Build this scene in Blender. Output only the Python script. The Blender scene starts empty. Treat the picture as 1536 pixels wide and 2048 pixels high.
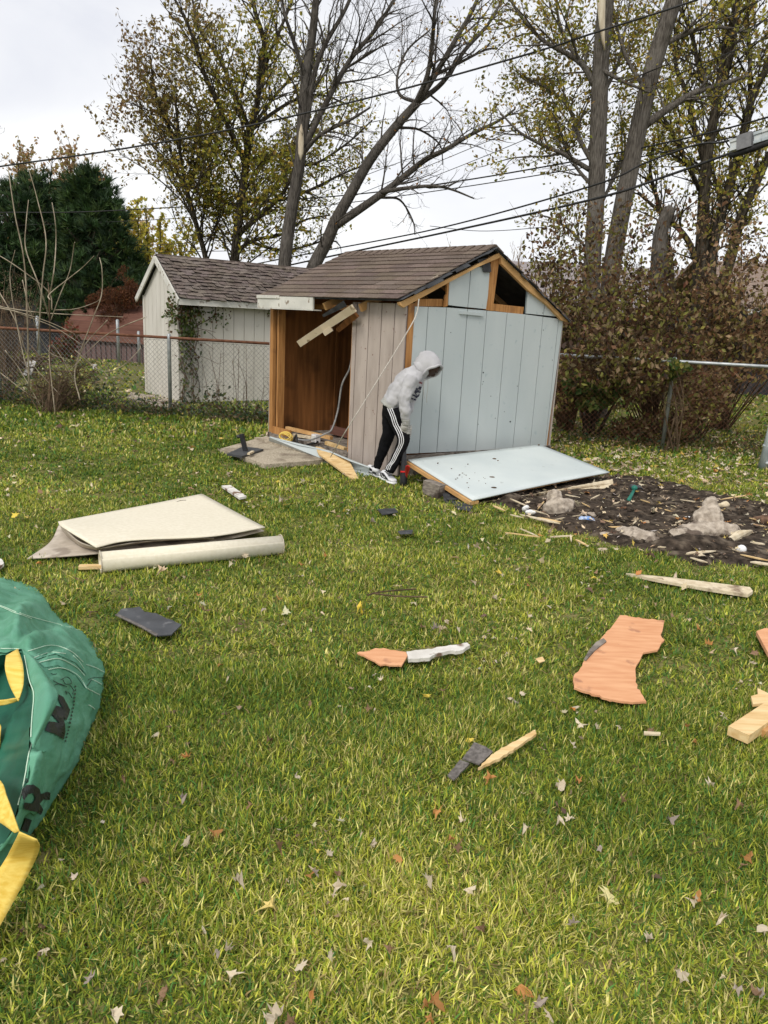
import bpy, bmesh, math, random
import numpy as np
from mathutils import Vector, Matrix
from mathutils.bvhtree import BVHTree
from mathutils.geometry import tessellate_polygon
random.seed(7); rng = np.random.default_rng(11)
scene = bpy.context.scene

# ---------------------------------------------------------------- camera
CH = 1.6; CF = 1500.0; CP = math.radians(14.4); CR = math.radians(3.0)
def ray(px, py):
    u = px - 768.0; v = -(py - 1024.0)
    u0 = u*math.cos(CR) - v*math.sin(CR); v0 = u*math.sin(CR) + v*math.cos(CR)
    d = Vector((u0, CF*math.cos(CP) + v0*math.sin(CP), -CF*math.sin(CP) + v0*math.cos(CP)))
    return d.normalized()
EYE = Vector((0, 0, CH))
def G(px, py, z=0.0):            # point at height z seen at a photo pixel
    d = ray(px, py); return EYE + d*((z - CH)/d.z)
def at(px, py, y):               # point at distance y seen at a photo pixel
    d = ray(px, py); return EYE + d*(y/d.y)
cam = bpy.data.cameras.new('camera'); camo = bpy.data.objects.new('camera', cam)
scene.collection.objects.link(camo); scene.camera = camo
X0 = Vector((1, 0, 0)); U0 = Vector((0, math.sin(CP), math.cos(CP))); F0 = Vector((0, math.cos(CP), -math.sin(CP)))
XR = X0*math.cos(CR) + U0*math.sin(CR); UR = -X0*math.sin(CR) + U0*math.cos(CR)
camo.matrix_world = Matrix((( XR.x, UR.x, -F0.x, 0), (XR.y, UR.y, -F0.y, 0), (XR.z, UR.z, -F0.z, CH), (0, 0, 0, 1)))
cam.sensor_fit = 'VERTICAL'; cam.sensor_height = 36.0; cam.lens = 36.0*CF/2048.0
cam.clip_start = 0.05; cam.clip_end = 2000.0
scene.render.resolution_x = 768; scene.render.resolution_y = 1024

# ---------------------------------------------------------------- sky, sun, exposure
SUN_EL = math.radians(48); SUN_AZ = math.radians(205)   # clockwise from +Y
w = bpy.data.worlds.new('World'); scene.world = w; w.use_nodes = True
nt = w.node_tree; nt.nodes.clear()
def N(t, typ, **k):
    n = t.nodes.new(typ)
    for a, b in k.items(): setattr(n, a, b)
    return n
out = N(nt, 'ShaderNodeOutputWorld'); bg = N(nt, 'ShaderNodeBackground'); bg.inputs[1].default_value = 0.1
sky = N(nt, 'ShaderNodeTexSky', sky_type='NISHITA', sun_disc=False, sun_elevation=SUN_EL, sun_rotation=SUN_AZ)
hs = N(nt, 'ShaderNodeHueSaturation'); hs.inputs['Saturation'].default_value = 0.25; hs.inputs['Value'].default_value = 1.0
tc = N(nt, 'ShaderNodeTexCoord'); mp = N(nt, 'ShaderNodeMapping'); mp.inputs['Scale'].default_value = (1.0, 1.0, 3.2)
nz = N(nt, 'ShaderNodeTexNoise'); nz.inputs['Scale'].default_value = 1.9; nz.inputs['Detail'].default_value = 6; nz.inputs['Roughness'].default_value = .5
nz.inputs['Distortion'].default_value = .4
cr = N(nt, 'ShaderNodeValToRGB'); e = cr.color_ramp.elements
e[0].position = .36; e[0].color = (5.9, 6.05, 6.6, 1); e[1].position = .62; e[1].color = (7.7, 7.75, 7.8, 1)
mx = N(nt, 'ShaderNodeMix', data_type='RGBA'); mx.inputs[0].default_value = .9
L = nt.links.new
L(tc.outputs['Generated'], mp.inputs[0]); L(mp.outputs[0], nz.inputs['Vector']); L(nz.outputs[0], cr.inputs[0])
L(sky.outputs[0], hs.inputs['Color']); L(hs.outputs[0], mx.inputs[6]); L(cr.outputs[0], mx.inputs[7])
L(mx.outputs[2], bg.inputs[0]); L(bg.outputs[0], out.inputs[0])
sl = bpy.data.lights.new('sun', 'SUN'); sl.energy = 1.5; sl.angle = math.radians(20); sl.color = (1, .95, .86)
so = bpy.data.objects.new('sun', sl); scene.collection.objects.link(so)
sd = Vector((math.sin(SUN_AZ)*math.cos(SUN_EL), math.cos(SUN_AZ)*math.cos(SUN_EL), math.sin(SUN_EL)))
so.rotation_euler = sd.to_track_quat('Z', 'Y').to_euler(); so.location = (0, 0, 40)
scene.view_settings.view_transform = 'Standard'; scene.view_settings.look = 'None'
scene.view_settings.exposure = 0.50; scene.view_settings.gamma = 1.0

# ---------------------------------------------------------------- materials
def base(name, rough=.8, spec=.3, metal=0.0):
    m = bpy.data.materials.new(name); m.use_nodes = True; t = m.node_tree
    p = t.nodes['Principled BSDF']; p.inputs['Roughness'].default_value = rough
    p.inputs['Specular IOR Level'].default_value = spec; p.inputs['Metallic'].default_value = metal
    return m, t, p
def c4(c): return (c[0], c[1], c[2], 1)
def mat(name, c1, c2=None, scale=6, stretch=(1, 1, 1), rot=0.0, rough=.8, spec=.3, metal=0.0, bump=.0, lo=.35, hi=.65,
        c3=None, s3=3, l3=.55, h3=.62, detail=7, attr=False, dist=0.0, bdist=.01, coord='Object'):
    m, t, p = base(name, rough, spec, metal); l = t.links.new
    tc = N(t, 'ShaderNodeTexCoord'); mp = N(t, 'ShaderNodeMapping')
    mp.inputs['Scale'].default_value = stretch; mp.inputs['Rotation'].default_value = (0, 0, rot)
    l(tc.outputs[coord], mp.inputs[0])
    n = N(t, 'ShaderNodeTexNoise'); n.inputs['Scale'].default_value = scale; n.inputs['Detail'].default_value = detail
    n.inputs['Distortion'].default_value = dist; l(mp.outputs[0], n.inputs['Vector'])
    r = N(t, 'ShaderNodeValToRGB'); e = r.color_ramp.elements
    e[0].position = lo; e[1].position = hi; e[0].color = c4(c1); e[1].color = c4(c2 or c1)
    l(n.outputs[0], r.inputs[0]); col = r.outputs[0]
    if c3:
        n3 = N(t, 'ShaderNodeTexNoise'); n3.inputs['Scale'].default_value = s3; n3.inputs['Detail'].default_value = 9
        l(tc.outputs[coord], n3.inputs['Vector'])
        r3 = N(t, 'ShaderNodeValToRGB'); f = r3.color_ramp.elements; f[0].position = l3; f[1].position = h3
        l(n3.outputs[0], r3.inputs[0])
        x = N(t, 'ShaderNodeMix', data_type='RGBA'); l(r3.outputs[0], x.inputs[0]); l(col, x.inputs[6]); x.inputs[7].default_value = c4(c3); col = x.outputs[2]
    if attr:
        a = N(t, 'ShaderNodeAttribute', attribute_name='Col')
        x = N(t, 'ShaderNodeMix', data_type='RGBA', blend_type='MULTIPLY'); x.inputs[0].default_value = 1
        l(col, x.inputs[6]); l(a.outputs[0], x.inputs[7]); col = x.outputs[2]
    l(col, p.inputs['Base Color'])
    if bump:
        b = N(t, 'ShaderNodeBump'); b.inputs['Strength'].default_value = bump; b.inputs['Distance'].default_value = bdist
        l(n.outputs[0], b.inputs['Height']); l(b.outputs[0], p.inputs['Normal'])
    return m
def leafmat(name, tr=.35, rough=.6, spec=.3):
    m, t, p = base(name, rough, spec); l = t.links.new
    a = N(t, 'ShaderNodeAttribute', attribute_name='Col'); l(a.outputs[0], p.inputs['Base Color'])
    tl = N(t, 'ShaderNodeBsdfTranslucent'); l(a.outputs[0], tl.inputs[0])
    x = N(t, 'ShaderNodeMixShader'); x.inputs[0].default_value = tr
    l(p.outputs[0], x.inputs[1]); l(tl.outputs[0], x.inputs[2]); l(x.outputs[0], t.nodes['Material Output'].inputs[0])
    return m
WV = (9, 9, .7)     # vertical wood grain
M = dict(
 lawn=mat('lawn_soil', (.055, .058, .018), (.20, .20, .055), 55, c3=(.26, .21, .10), s3=9, l3=.5, h3=.75, rough=1, spec=.1, bump=.6),
 soil=mat('soil', (.022, .017, .013), (.085, .064, .048), 14, c3=(.15, .12, .09), s3=7, l3=.54, h3=.68, rough=1, spec=.1, bump=1, bdist=.03),
 grass=leafmat('grass', .3, .55, .25), leaf=leafmat('leaf', .5), litter=leafmat('dry_leaf', .2, .8), needle=leafmat('needle', .1, .6),
 bark=mat('grey_bark', (.032, .028, .024), (.135, .12, .104), 14, (3, 3, .45), rough=.95, spec=.1, bump=1, bdist=.04, lo=.3, hi=.7, c3=(.16, .145, .13), s3=1.5, l3=.5, h3=.75),
 darkbark=mat('dark_bark', (.022, .018, .013), (.10, .085, .065), 9, (3, 3, .6), rough=.95, spec=.1, bump=1, bdist=.04),
 oldbark=mat('weathered_bark', (.05, .042, .035), (.185, .165, .142), 16, (3, 3, .4), rough=.95, spec=.1, bump=1, bdist=.05, lo=.3, hi=.7, c3=(.22, .20, .175), s3=2, l3=.5, h3=.8),
 barewood=mat('bare_wood', (.42, .34, .24), (.62, .55, .42), 6, (3, 3, .5), rough=.8),
 twig=mat('pale_twig', (.20, .16, .11), (.42, .36, .27), 8, rough=.9, spec=.1),
 browntwig=mat('brown_twig', (.06, .04, .025), (.16, .11, .07), 8, rough=.9, spec=.1),
 blue=mat('pale_blue_paint', (.43, .475, .475), (.49, .53, .525), 2.2, (1, 1, .35), rough=.55, spec=.35, bump=.15, c3=(.36, .42, .43), s3=17, l3=.64, h3=.74),
 bluegroove=mat('groove_grey', (.20, .25, .27), (.34, .40, .42), 5, rough=.8),
 pink=mat('weathered_pink_paint', (.345, .29, .255), (.45, .385, .34), 4, (2, 2, .5), rough=.8, spec=.15, bump=.2, c3=(.20, .12, .10), s3=22, l3=.66, h3=.72),
 pinkgroove=mat('groove_brown', (.12, .09, .08), (.24, .19, .17), 5, rough=.9),
 white=mat('cream_siding_paint', (.55, .52, .46), (.66, .63, .57), 2.5, (1, 1, .4), rough=.7, spec=.2, c3=(.34, .31, .27), s3=9, l3=.66, h3=.76),
 whitegroove=mat('groove_cream', (.28, .26, .23), (.36, .33, .29), 4, rough=.8),
 trim=mat('peeling_white_trim', (.55, .54, .49), (.70, .68, .62), 5, rough=.7, c3=(.22, .17, .12), s3=10, l3=.6, h3=.68),
 stud=mat('orange_lumber', (.31, .14, .045), (.48, .24, .085), 5, (10, 10, .8), rough=.75, spec=.2, c3=(.25, .12, .05), s3=5, l3=.62, h3=.72),
 rafter=mat('amber_lumber', (.48, .26, .10), (.68, .42, .18), 3, (1, 1, 1), rough=.75, spec=.2, c3=(.22, .12, .06), s3=5, l3=.62, h3=.74),
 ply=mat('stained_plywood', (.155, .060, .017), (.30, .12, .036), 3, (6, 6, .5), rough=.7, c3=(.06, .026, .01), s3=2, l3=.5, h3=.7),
 greywood=mat('grey_old_wood', (.12, .10, .085), (.30, .26, .22), 5, (3, 3, 10), rough=.9, c3=(.06, .045, .035), s3=5),
 shingle=mat('brown_shingle', (.110, .082, .066), (.180, .140, .115), 60, rough=.95, spec=.1, bump=.5, attr=True, bdist=.004),
 grit=mat('gritty_grey', (.10, .09, .082), (.20, .18, .165), 70, rough=.95, spec=.1, bump=.5, bdist=.004), shingle2=mat('worn_shingle', (.115, .092, .080), (.195, .16, .142), 40, rough=.95, spec=.1, bump=.6, attr=True, bdist=.006, c3=(.08, .062, .054), s3=5, l3=.52, h3=.7),
 tarpaper=mat('tar_paper', (.025, .026, .028), (.06, .062, .066), 10, rough=.75, bump=.3),
 slate=mat('black_board', (.035, .037, .042), (.065, .068, .075), 8, rough=.5, spec=.4, bump=.2, c3=(.14, .14, .145), s3=14, l3=.62, h3=.72),
 concrete=mat('exposed_concrete', (.32, .27, .20), (.56, .49, .38), 55, rough=.95, spec=.1, bump=.7, bdist=.006, c3=(.20, .16, .12), s3=4, l3=.5, h3=.7),
 rock=mat('broken_concrete', (.30, .25, .20), (.52, .45, .37), 22, rough=.95, spec=.1, bump=1, bdist=.015, c3=(.13, .10, .08), s3=7, l3=.52, h3=.62),
 black=mat('black_plastic', (.012, .012, .014), (.022, .022, .025), 20, rough=.45, spec=.4),
 dgrey=mat('dark_grey_steel', (.05, .052, .056), (.075, .078, .082), 12, rough=.55, spec=.4),
 cable=mat('black_cable', (.012, .012, .012), (.03, .03, .03), 20, rough=.6),
 greycable=mat('grey_cable', (.20, .20, .20), (.32, .31, .30), 20, rough=.6),
 cord=mat('pale_rope', (.42, .38, .33), (.58, .54, .48), 60, rough=.9),
 yellowcord=mat('yellow_cord', (.70, .48, .08), (.80, .60, .15), 30, rough=.5),
 steel=mat('galvanised', (.30, .32, .33), (.46, .48, .49), 14, rough=.5, metal=.6, spec=.5),
 rust=mat('rusty_pipe', (.11, .045, .025), (.21, .10, .06), 20, rough=.85, spec=.2),
 wire=mat('dull_wire', (.17, .165, .16), (.26, .25, .24), 10, rough=.6, metal=.4),
 guard=mat('grey_guard', (.36, .41, .43), (.50, .54, .555), 6, rough=.6, c3=(.62, .64, .62), s3=5, l3=.55, h3=.65),
 pole=mat('creosote_pole', (.07, .04, .025), (.20, .12, .075), 5, (6, 6, .5), rough=.95, bump=.6),
 board=mat('cream_vinyl', (.70, .64, .50), (.77, .71, .575), 40, rough=.6, spec=.25, bump=.15, bdist=.002, c3=(.66, .60, .46), s3=1.2, l3=.55, h3=.75),
 backing=mat('grey_beige_backing', (.42, .36, .29), (.56, .49, .41), 14, rough=.95, c3=(.30, .25, .2), s3=6),
 orange=mat('salmon_plywood', (.62, .30, .155), (.72, .39, .215), 5, (1.2, 7, 3), rot=.3, rough=.85, spec=.1, c3=(.28, .13, .09), s3=9, l3=.60, h3=.74),
 pine=mat('yellow_pine', (.62, .40, .17), (.78, .58, .31), 5, (1, 8, 8), rot=.4, rough=.7, spec=.2, c3=(.36, .20, .10), s3=6, l3=.66, h3=.74),
 palewood=mat('pale_wood', (.55, .45, .30), (.72, .62, .45), 7, (3, 3, 3), rough=.8, c3=(.25, .18, .12), s3=7, l3=.6, h3=.7),
 chippedwhite=mat('chipped_white', (.58, .55, .50), (.74, .71, .66), 12, rough=.8, c3=(.20, .13, .09), s3=9, l3=.54, h3=.60),
 green=mat('green_woven', (.075, .245, .145), (.140, .36, .24), 6, rough=.6, spec=.25, bump=.7, bdist=.03, c3=(.11, .30, .205), s3=5, l3=.5, h3=.75, dist=.6),
 innergreen=mat('green_woven_shaded', (.012, .085, .055), (.025, .15, .095), 5, rough=.55, spec=.3, bump=.3, bdist=.02),  # inside of the bag, green darkened to carry the shade of the opening
 yellow=mat('yellow_webbing', (.70, .47, .07), (.82, .62, .15), 8, (1, 12, 12), rot=1.0, rough=.65, bump=.15),
 ink=mat('black_print', (.018, .022, .020), (.035, .038, .036), 14, rough=.55),
 thread=mat('pale_thread', (.55, .70, .55), (.62, .78, .62), 20, rough=.7),
 stripe=mat('faded_green_stripe', (.10, .30, .20), (.15, .38, .26), 9, rough=.6),
 cream=mat('cream_trim', (.56, .46, .32), (.68, .57, .42), 5, rough=.7, c3=(.3, .22, .14), s3=9, l3=.64, h3=.7), casegrey=mat('case_grey', (.16, .16, .165), (.24, .24, .245), 9, rough=.5),
 hoodie=mat('light_grey_fleece', (.40, .395, .405), (.48, .475, .485), 9, rough=.95, spec=.1, bump=.25, bdist=.01),
 hem=mat('grey_rib', (.32, .32, .30), (.40, .40, .37), 30, (1, 1, 8), rough=.95, spec=.1),
 glove=mat('grey_knit', (.36, .35, .33), (.46, .45, .42), 30, rough=.95, spec=.1),
 pants=mat('black_tricot', (.005, .005, .006), (.009, .009, .011), 12, rough=.85, spec=.1, bump=.2),
 whitecloth=mat('white_cloth', (.70, .70, .72), (.78, .78, .80), 20, rough=.8),
 skin=mat('skin', (.045, .024, .016), (.065, .034, .024), 14, rough=.6),  # dark brown, darkened further to carry the shade inside the hood
 maroon=mat('dull_red_print', (.20, .05, .05), None, 9), navy=mat('navy_print', (.035, .035, .06), None, 9),
 red=mat('red_cloth', (.62, .02, .02), (.75, .04, .04), 9, rough=.8),
 hgreen=mat('green_handle', (.015, .14, .10), (.03, .20, .15), 9, rough=.5),
 redshed=mat('red_brown_boards', (.11, .048, .034), (.17, .078, .055), 3, (.6, .6, 12), rough=.8, c3=(.11, .045, .03), s3=1.5),
 dullshed=mat('faded_maroon_boards', (.12, .075, .07), (.18, .12, .115), 6, (5, 5, .5), rough=.9),
 dark=mat('dark_wall', (.02, .022, .025), (.045, .045, .05), 2, rough=.9),
 houseroof=mat('house_roof', (.19, .14, .11), (.28, .21, .17), 12, rough=.95), greyroof=mat('grey_house_roof', (.22, .19, .19), (.30, .27, .27), 9, rough=.95),
 bluebag=mat('blue_plastic', (.08, .22, .55), (.65, .70, .75), 30, rough=.4), ball=mat('white_ball', (.78, .78, .78), None, 9, rough=.4),
 ladder=mat('white_slat', (.62, .60, .60), (.72, .70, .70), 8, rough=.7),
)

# ---------------------------------------------------------------- object helpers
def link(o, parent=None):
    scene.collection.objects.link(o)
    if parent is not None: o.parent = parent
    return o
def worg(o):
    v = Vector((0, 0, 0))
    while o is not None: v = v + o.location; o = o.parent
    return v
def tag(o, label=None, cat=None, group=None, kind=None):
    if label: o['label'] = label
    if cat: o['category'] = cat
    if group: o['group'] = group
    if kind: o['kind'] = kind
    return o
def thing(name, label, cat, loc, group=None):
    o = bpy.data.objects.new(name, None); link(o); o.location = loc; o.empty_display_size = .1
    return tag(o, label, cat, group)
def np_mesh(name, V, F, m, parent=None, col=None, smooth=False, org=None, subsurf=0):
    """V (n,3) world coordinates; F an (k,3|4) array or list of such or list of polygons."""
    V = np.asarray(V, dtype=np.float64).reshape(-1, 3)
    if parent is not None: o0 = np.array(worg(parent)); loc = Vector((0, 0, 0))
    elif org is not None: o0 = np.array(org, dtype=float); loc = Vector(org)
    else: o0 = np.array([V[:, 0].mean(), V[:, 1].mean(), V[:, 2].min()]); loc = Vector(o0)
    V = V - o0
    me = bpy.data.meshes.new(name)
    if isinstance(F, np.ndarray): F = [F]
    if len(F) and isinstance(F[0], np.ndarray):
        li = np.concatenate([f.ravel() for f in F]); tot = np.concatenate([np.full(len(f), f.shape[1]) for f in F])
    else:
        li = np.array([i for f in F for i in f], dtype=np.int64); tot = np.array([len(f) for f in F])
    me.vertices.add(len(V)); me.vertices.foreach_set('co', V.ravel().astype(np.float32))
    me.loops.add(len(li)); me.loops.foreach_set('vertex_index', li.astype(np.int32))
    me.polygons.add(len(tot)); st = np.concatenate([[0], np.cumsum(tot)[:-1]])
    me.polygons.foreach_set('loop_start', st.astype(np.int32))
    try: me.polygons.foreach_set('loop_total', tot.astype(np.int32))
    except Exception: pass
    if col is not None:
        a = me.color_attributes.new('Col', 'FLOAT_COLOR', 'POINT'); c = np.ones((len(V), 4), dtype=np.float32)
        c[:, :3] = np.asarray(col); a.data.foreach_set('color', c.ravel())
    me.polygons.foreach_set('use_smooth', np.full(len(tot), bool(smooth)))
    me.update(calc_edges=True); me.validate(verbose=False)
    if m is not None: me.materials.append(m)
    o = bpy.data.objects.new(name, me); link(o, parent); o.location = loc
    if subsurf:
        s = o.modifiers.new('s', 'SUBSURF'); s.levels = s.render_levels = subsurf
    return o
V3 = Vector
class MB:
    def __init__(s): s.V = []; s.F = []; s.C = []
    def add(s, vs, fs, c=(1, 1, 1)):
        k = len(s.V); s.V += [tuple(v) for v in vs]; s.F += [[i + k for i in f] for f in fs]; s.C += [c]*len(vs)
    def box8(s, b, t, c=(1, 1, 1)):                       # bottom quad, top quad
        s.add(list(b) + list(t), [[3, 2, 1, 0], [4, 5, 6, 7], [0, 1, 5, 4], [1, 2, 6, 5], [2, 3, 7, 6], [3, 0, 4, 7]], c)
    def box(s, c, x, y, z, col=(1, 1, 1)):                # centre and half-vectors
        c, x, y, z = map(V3, (c, x, y, z))
        s.box8([c-x-y-z, c+x-y-z, c+x+y-z, c-x+y-z], [c-x-y+z, c+x-y+z, c+x+y+z, c-x+y+z], col)
    def bar(s, a, b, w, h, up=(0, 0, 1), col=(1, 1, 1)):  # beam a-b, width w (sideways), height h (along up)
        a, b, up = V3(a), V3(b), V3(up); d = b - a; sx = d.cross(up).normalized()*(w/2); uz = sx.cross(d).normalized()*(h/2)
        s.box((a+b)/2, d/2, sx, uz, col)
    def prism(s, poly, vec, col=(1, 1, 1)):
        vec = V3(vec); P = [V3(p) for p in poly]; n = len(P); tr = tessellate_polygon([P])
        nn = V3((0, 0, 0))
        for i in range(n): nn += P[i].cross(P[(i+1) % n])
        flip = nn.dot(vec) > 0
        fs = []
        for t in tr:
            t = list(t); tn = (P[t[1]]-P[t[0]]).cross(P[t[2]]-P[t[0]])
            if (tn.dot(vec) > 0): t = t[::-1]
            fs.append(t); fs.append([i+n for i in t[::-1]])
        for i in range(n):
            j = (i+1) % n; q = [i, j, j+n, i+n]; fs.append(q if flip else q[::-1])
        s.add(P + [p+vec for p in P], fs, col)
    def tube(s, pts, rad, n=6, col=(1, 1, 1), cap=True):
        P = [V3(p) for p in pts]; k = len(P)
        if not hasattr(rad, '__len__'): rad = [rad]*k
        vs = []; u = None
        for i in range(k):
            d = (P[min(i+1, k-1)] - P[max(i-1, 0)])
            d = d.normalized() if d.length > 1e-9 else V3((0, 0, 1))
            if u is None:
                u = d.orthogonal().normalized()
            else:
                u = (u - d*u.dot(d)); u = u.normalized() if u.length > 1e-6 else d.orthogonal().normalized()
            v = d.cross(u)
            for j in range(n):
                a = 2*math.pi*j/n; vs.append(P[i] + (u*math.cos(a) + v*math.sin(a))*rad[i])
        fs = [[i*n+j, i*n+(j+1) % n, (i+1)*n+(j+1) % n, (i+1)*n+j] for i in range(k-1) for j in range(n)]
        if cap: fs += [list(range(n))[::-1], [(k-1)*n+j for j in range(n)]]
        s.add(vs, fs, col)
    def loft(s, secs, n=20, col=(1, 1, 1)):               # secs: (centre, a vector, b vector)
        vs = []
        for c, a, b in secs:
            for j in range(n):
                t = 2*math.pi*j/n; vs.append(V3(c) + V3(a)*math.cos(t) + V3(b)*math.sin(t))
        k = len(secs)
        fs = [[i*n+j, i*n+(j+1) % n, (i+1)*n+(j+1) % n, (i+1)*n+j] for i in range(k-1) for j in range(n)]
        fs += [list(range(n))[::-1], [(k-1)*n+j for j in range(n)]]
        s.add(vs, fs, col)
    def ell(s, c, x, y, z, nu=16, nv=10):                 # ellipsoid with axis vectors
        c, x, y, z = map(V3, (c, x, y, z)); secs = []
        for i in range(nv+1):
            t = math.pi*(i+.02)/(nv+.04) - math.pi/2
            secs.append((c + z*math.sin(t), x*math.cos(t), y*math.cos(t)))
        s.loft(secs, nu)
    def build(s, name, m, parent=None, smooth=False, colored=False, org=None, subsurf=0):
        return np_mesh(name, np.array(s.V), s.F, m, parent, np.array(s.C) if colored else None, smooth, org, subsurf)
def catmull(P, k=6):
    P = [np.array(p, float) for p in P]; Q = [2*P[0]-P[1]] + P + [2*P[-1]-P[-2]]; out = []
    for i in range(1, len(Q)-2):
        for j in range(k):
            t = j/k; a, b, c, d = Q[i-1], Q[i], Q[i+1], Q[i+2]
            out.append(.5*((2*b) + (-a+c)*t + (2*a-5*b+4*c-d)*t*t + (-a+3*b-3*c+d)*t**3))
    out.append(P[-1]); return np.array(out)
def clip(poly, ax, lo, hi):                               # keep lo<=coord<=hi of a 2-D polygon
    for sgn, lim in ((1, lo), (-1, -hi)):
        o = []
        for i in range(len(poly)):
            a, b = poly[i], poly[(i+1) % len(poly)]; fa, fb = sgn*a[ax]-lim, sgn*b[ax]-lim
            if fa >= 0: o.append(a)
            if fa*fb < 0:
                t = fa/(fa-fb); o.append((a[0]+(b[0]-a[0])*t, a[1]+(b[1]-a[1])*t))
        poly = o
        if len(poly) < 3: return []
    return poly
def remesh(o, vox, smooth=4, fac=.5):
    r = o.modifiers.new('r', 'REMESH'); r.mode = 'VOXEL'; r.voxel_size = vox; r.use_smooth_shade = True
    if smooth:
        s = o.modifiers.new('s', 'SMOOTH'); s.iterations = smooth; s.factor = fac
    return o
def displace(o, size, strength, name='clouds', depth=3, vor=False):
    t = bpy.data.textures.new(name, 'VORONOI' if vor else 'CLOUDS'); t.noise_scale = size
    if not vor: t.noise_depth = depth
    d = o.modifiers.new('d', 'DISPLACE'); d.texture = t; d.strength = strength; d.texture_coords = 'LOCAL'; d.mid_level = .5
    return o
def bvh_of(o):
    dg = bpy.context.evaluated_depsgraph_get(); e = o.evaluated_get(dg); me = e.to_mesh()
    mw = Matrix.Translation(worg(o)); vs = [mw @ v.co for v in me.vertices]; fs = [list(p.vertices) for p in me.polygons]
    e.to_mesh_clear(); return BVHTree.FromPolygons(vs, fs)
def hit(b, px, py, off=.003):
    d = ray(px, py); r = b.ray_cast(EYE, d)
    if r[0] is None: return None
    n = r[1] if r[1].dot(d) < 0 else -r[1]
    return r[0] + n*off
def decal(mb, b, poly, off=.003, step=4.0):
    """lay a marking given by its outline onto a surface, as small cells that follow it"""
    xs = [p[0] for p in poly]; ys = [p[1] for p in poly]; y = min(ys)
    while y < max(ys):
        row = clip(poly, 1, y, y+step)
        x = min(xs)
        while x < max(xs) and row:
            c = clip(row, 0, x, x+step)
            if len(c) >= 3:
                q = [hit(b, p[0], p[1], off) for p in c]
                if all(v is not None for v in q): mb.add(q, [list(range(len(q)))])
            x += step
        y += step
def line_on(mb, b, pts, r, off=.002, k=6, n=5):
    q = [hit(b, p[0], p[1], off) for p in catmull(pts, k)]; q = [v for v in q if v is not None]
    if len(q) > 1: mb.tube(q, r, n)
def fnoise(x, y, s, seed=0):
    r = np.random.default_rng(seed); o = np.zeros_like(x)
    for i in range(6):
        a = r.uniform(0, 6.28); f = s*r.uniform(.5, 1.9); o += np.sin((x*np.cos(a)+y*np.sin(a))*f + r.uniform(0, 6.28))
    return o/6**.5

# ---------------------------------------------------------------- leaf clouds
def leaf_mesh(name, C, S, col, m, parent=None, slim=.5, flat=0.0, kind=None, droop=None, org=None, maple=False, curl=.25):
    """many small leaves: C (n,3) centres, S (n) lengths, col (n,3)"""
    n = len(C); C = np.asarray(C); S = np.asarray(S)[:, None]
    d = rng.normal(size=(n, 3)); d[:, 2] *= (1-flat)
    if droop is not None: d[:, 2] -= droop
    d /= np.linalg.norm(d, axis=1)[:, None]
    nn = rng.normal(size=(n, 3)); nn[:, 2] = np.abs(nn[:, 2]) + flat*4
    nn -= d*(nn*d).sum(1)[:, None]; nn /= np.linalg.norm(nn, axis=1)[:, None]; sd = np.cross(d, nn)
    if maple:
        prof = [(-.5, 0), (-.22, .17), (-.33, .33), (-.12, .27), (.0, .30), (.17, .42), (.20, .22), (.36, .19), (.52, 0), (.34, -.20), (.20, -.22), (.15, -.42), (.0, -.30), (-.12, -.27), (-.33, -.33), (-.22, -.17)]
        k = len(prof); V = np.zeros((n, k, 3)); wd = rng.uniform(.35, 1.05, (n, 1)); cz = rng.uniform(-curl, curl, (n, 1)); c2 = rng.uniform(-curl, curl*1.6, (n, 1))
        for i, (a, b) in enumerate(prof):
            q = rng.uniform(.72, 1.22, (n, 1)); V[:, i] = C + d*S*a*q + sd*S*b*q*wd + nn*S*(cz*a*a*5 + c2*b*b*7 + rng.uniform(-.05, .05, (n, 1)))
        F = np.arange(n*k).reshape(n, k)
    else:
        k = 4; V = np.zeros((n, k, 3)); f = rng.uniform(-.15, .3, (n, 1))
        V[:, 0] = C - d*S*.5; V[:, 1] = C + sd*S*slim*.5 + nn*S*f*.5; V[:, 2] = C + d*S*.5; V[:, 3] = C - sd*S*slim*.5 + nn*S*f*.5
        F = np.arange(n*k).reshape(n, k)
    o = np_mesh(name, V.reshape(-1, 3), F, m, parent, np.repeat(np.asarray(col), k, axis=0), org=org)
    if kind: o['kind'] = kind
    return o
def pal(n, cols, wts, jit=.25):
    cols = np.array(cols); i = rng.choice(len(cols), n, p=np.array(wts)/sum(wts))
    return np.clip(cols[i]*rng.uniform(1-jit, 1+jit, (n, 1))*rng.uniform(.93, 1.07, (n, 3)), 0, 1)
# ---------------------------------------------------------------- ground
def inpoly(x, y, P):
    c = np.zeros(len(x), bool); n = len(P)
    for i in range(n):
        x1, y1 = P[i][0], P[i][1]; x2, y2 = P[(i+1) % n][0], P[(i+1) % n][1]
        if y1 == y2: continue
        m = ((y1 > y) != (y2 > y)) & (x < (x2-x1)*(y-y1)/(y2-y1)+x1); c ^= m
    return c
def gpoly(pp): return [tuple(G(*p)[:2]) for p in pp]
g = MB(); xs = [-400, -60, -12, 12, 60, 400]; ys = [-20, 0, 30, 90, 400, 900]
for j in ys:
    for i in xs: g.V.append((i, j, 0)); g.C.append((1, 1, 1))
g.F = [[j*6+i, j*6+i+1, (j+1)*6+i+1, (j+1)*6+i] for j in range(5) for i in range(5)]
tag(g.build('lawn_ground', M['lawn'], org=(0, 0, 0)), kind='structure')

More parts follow.
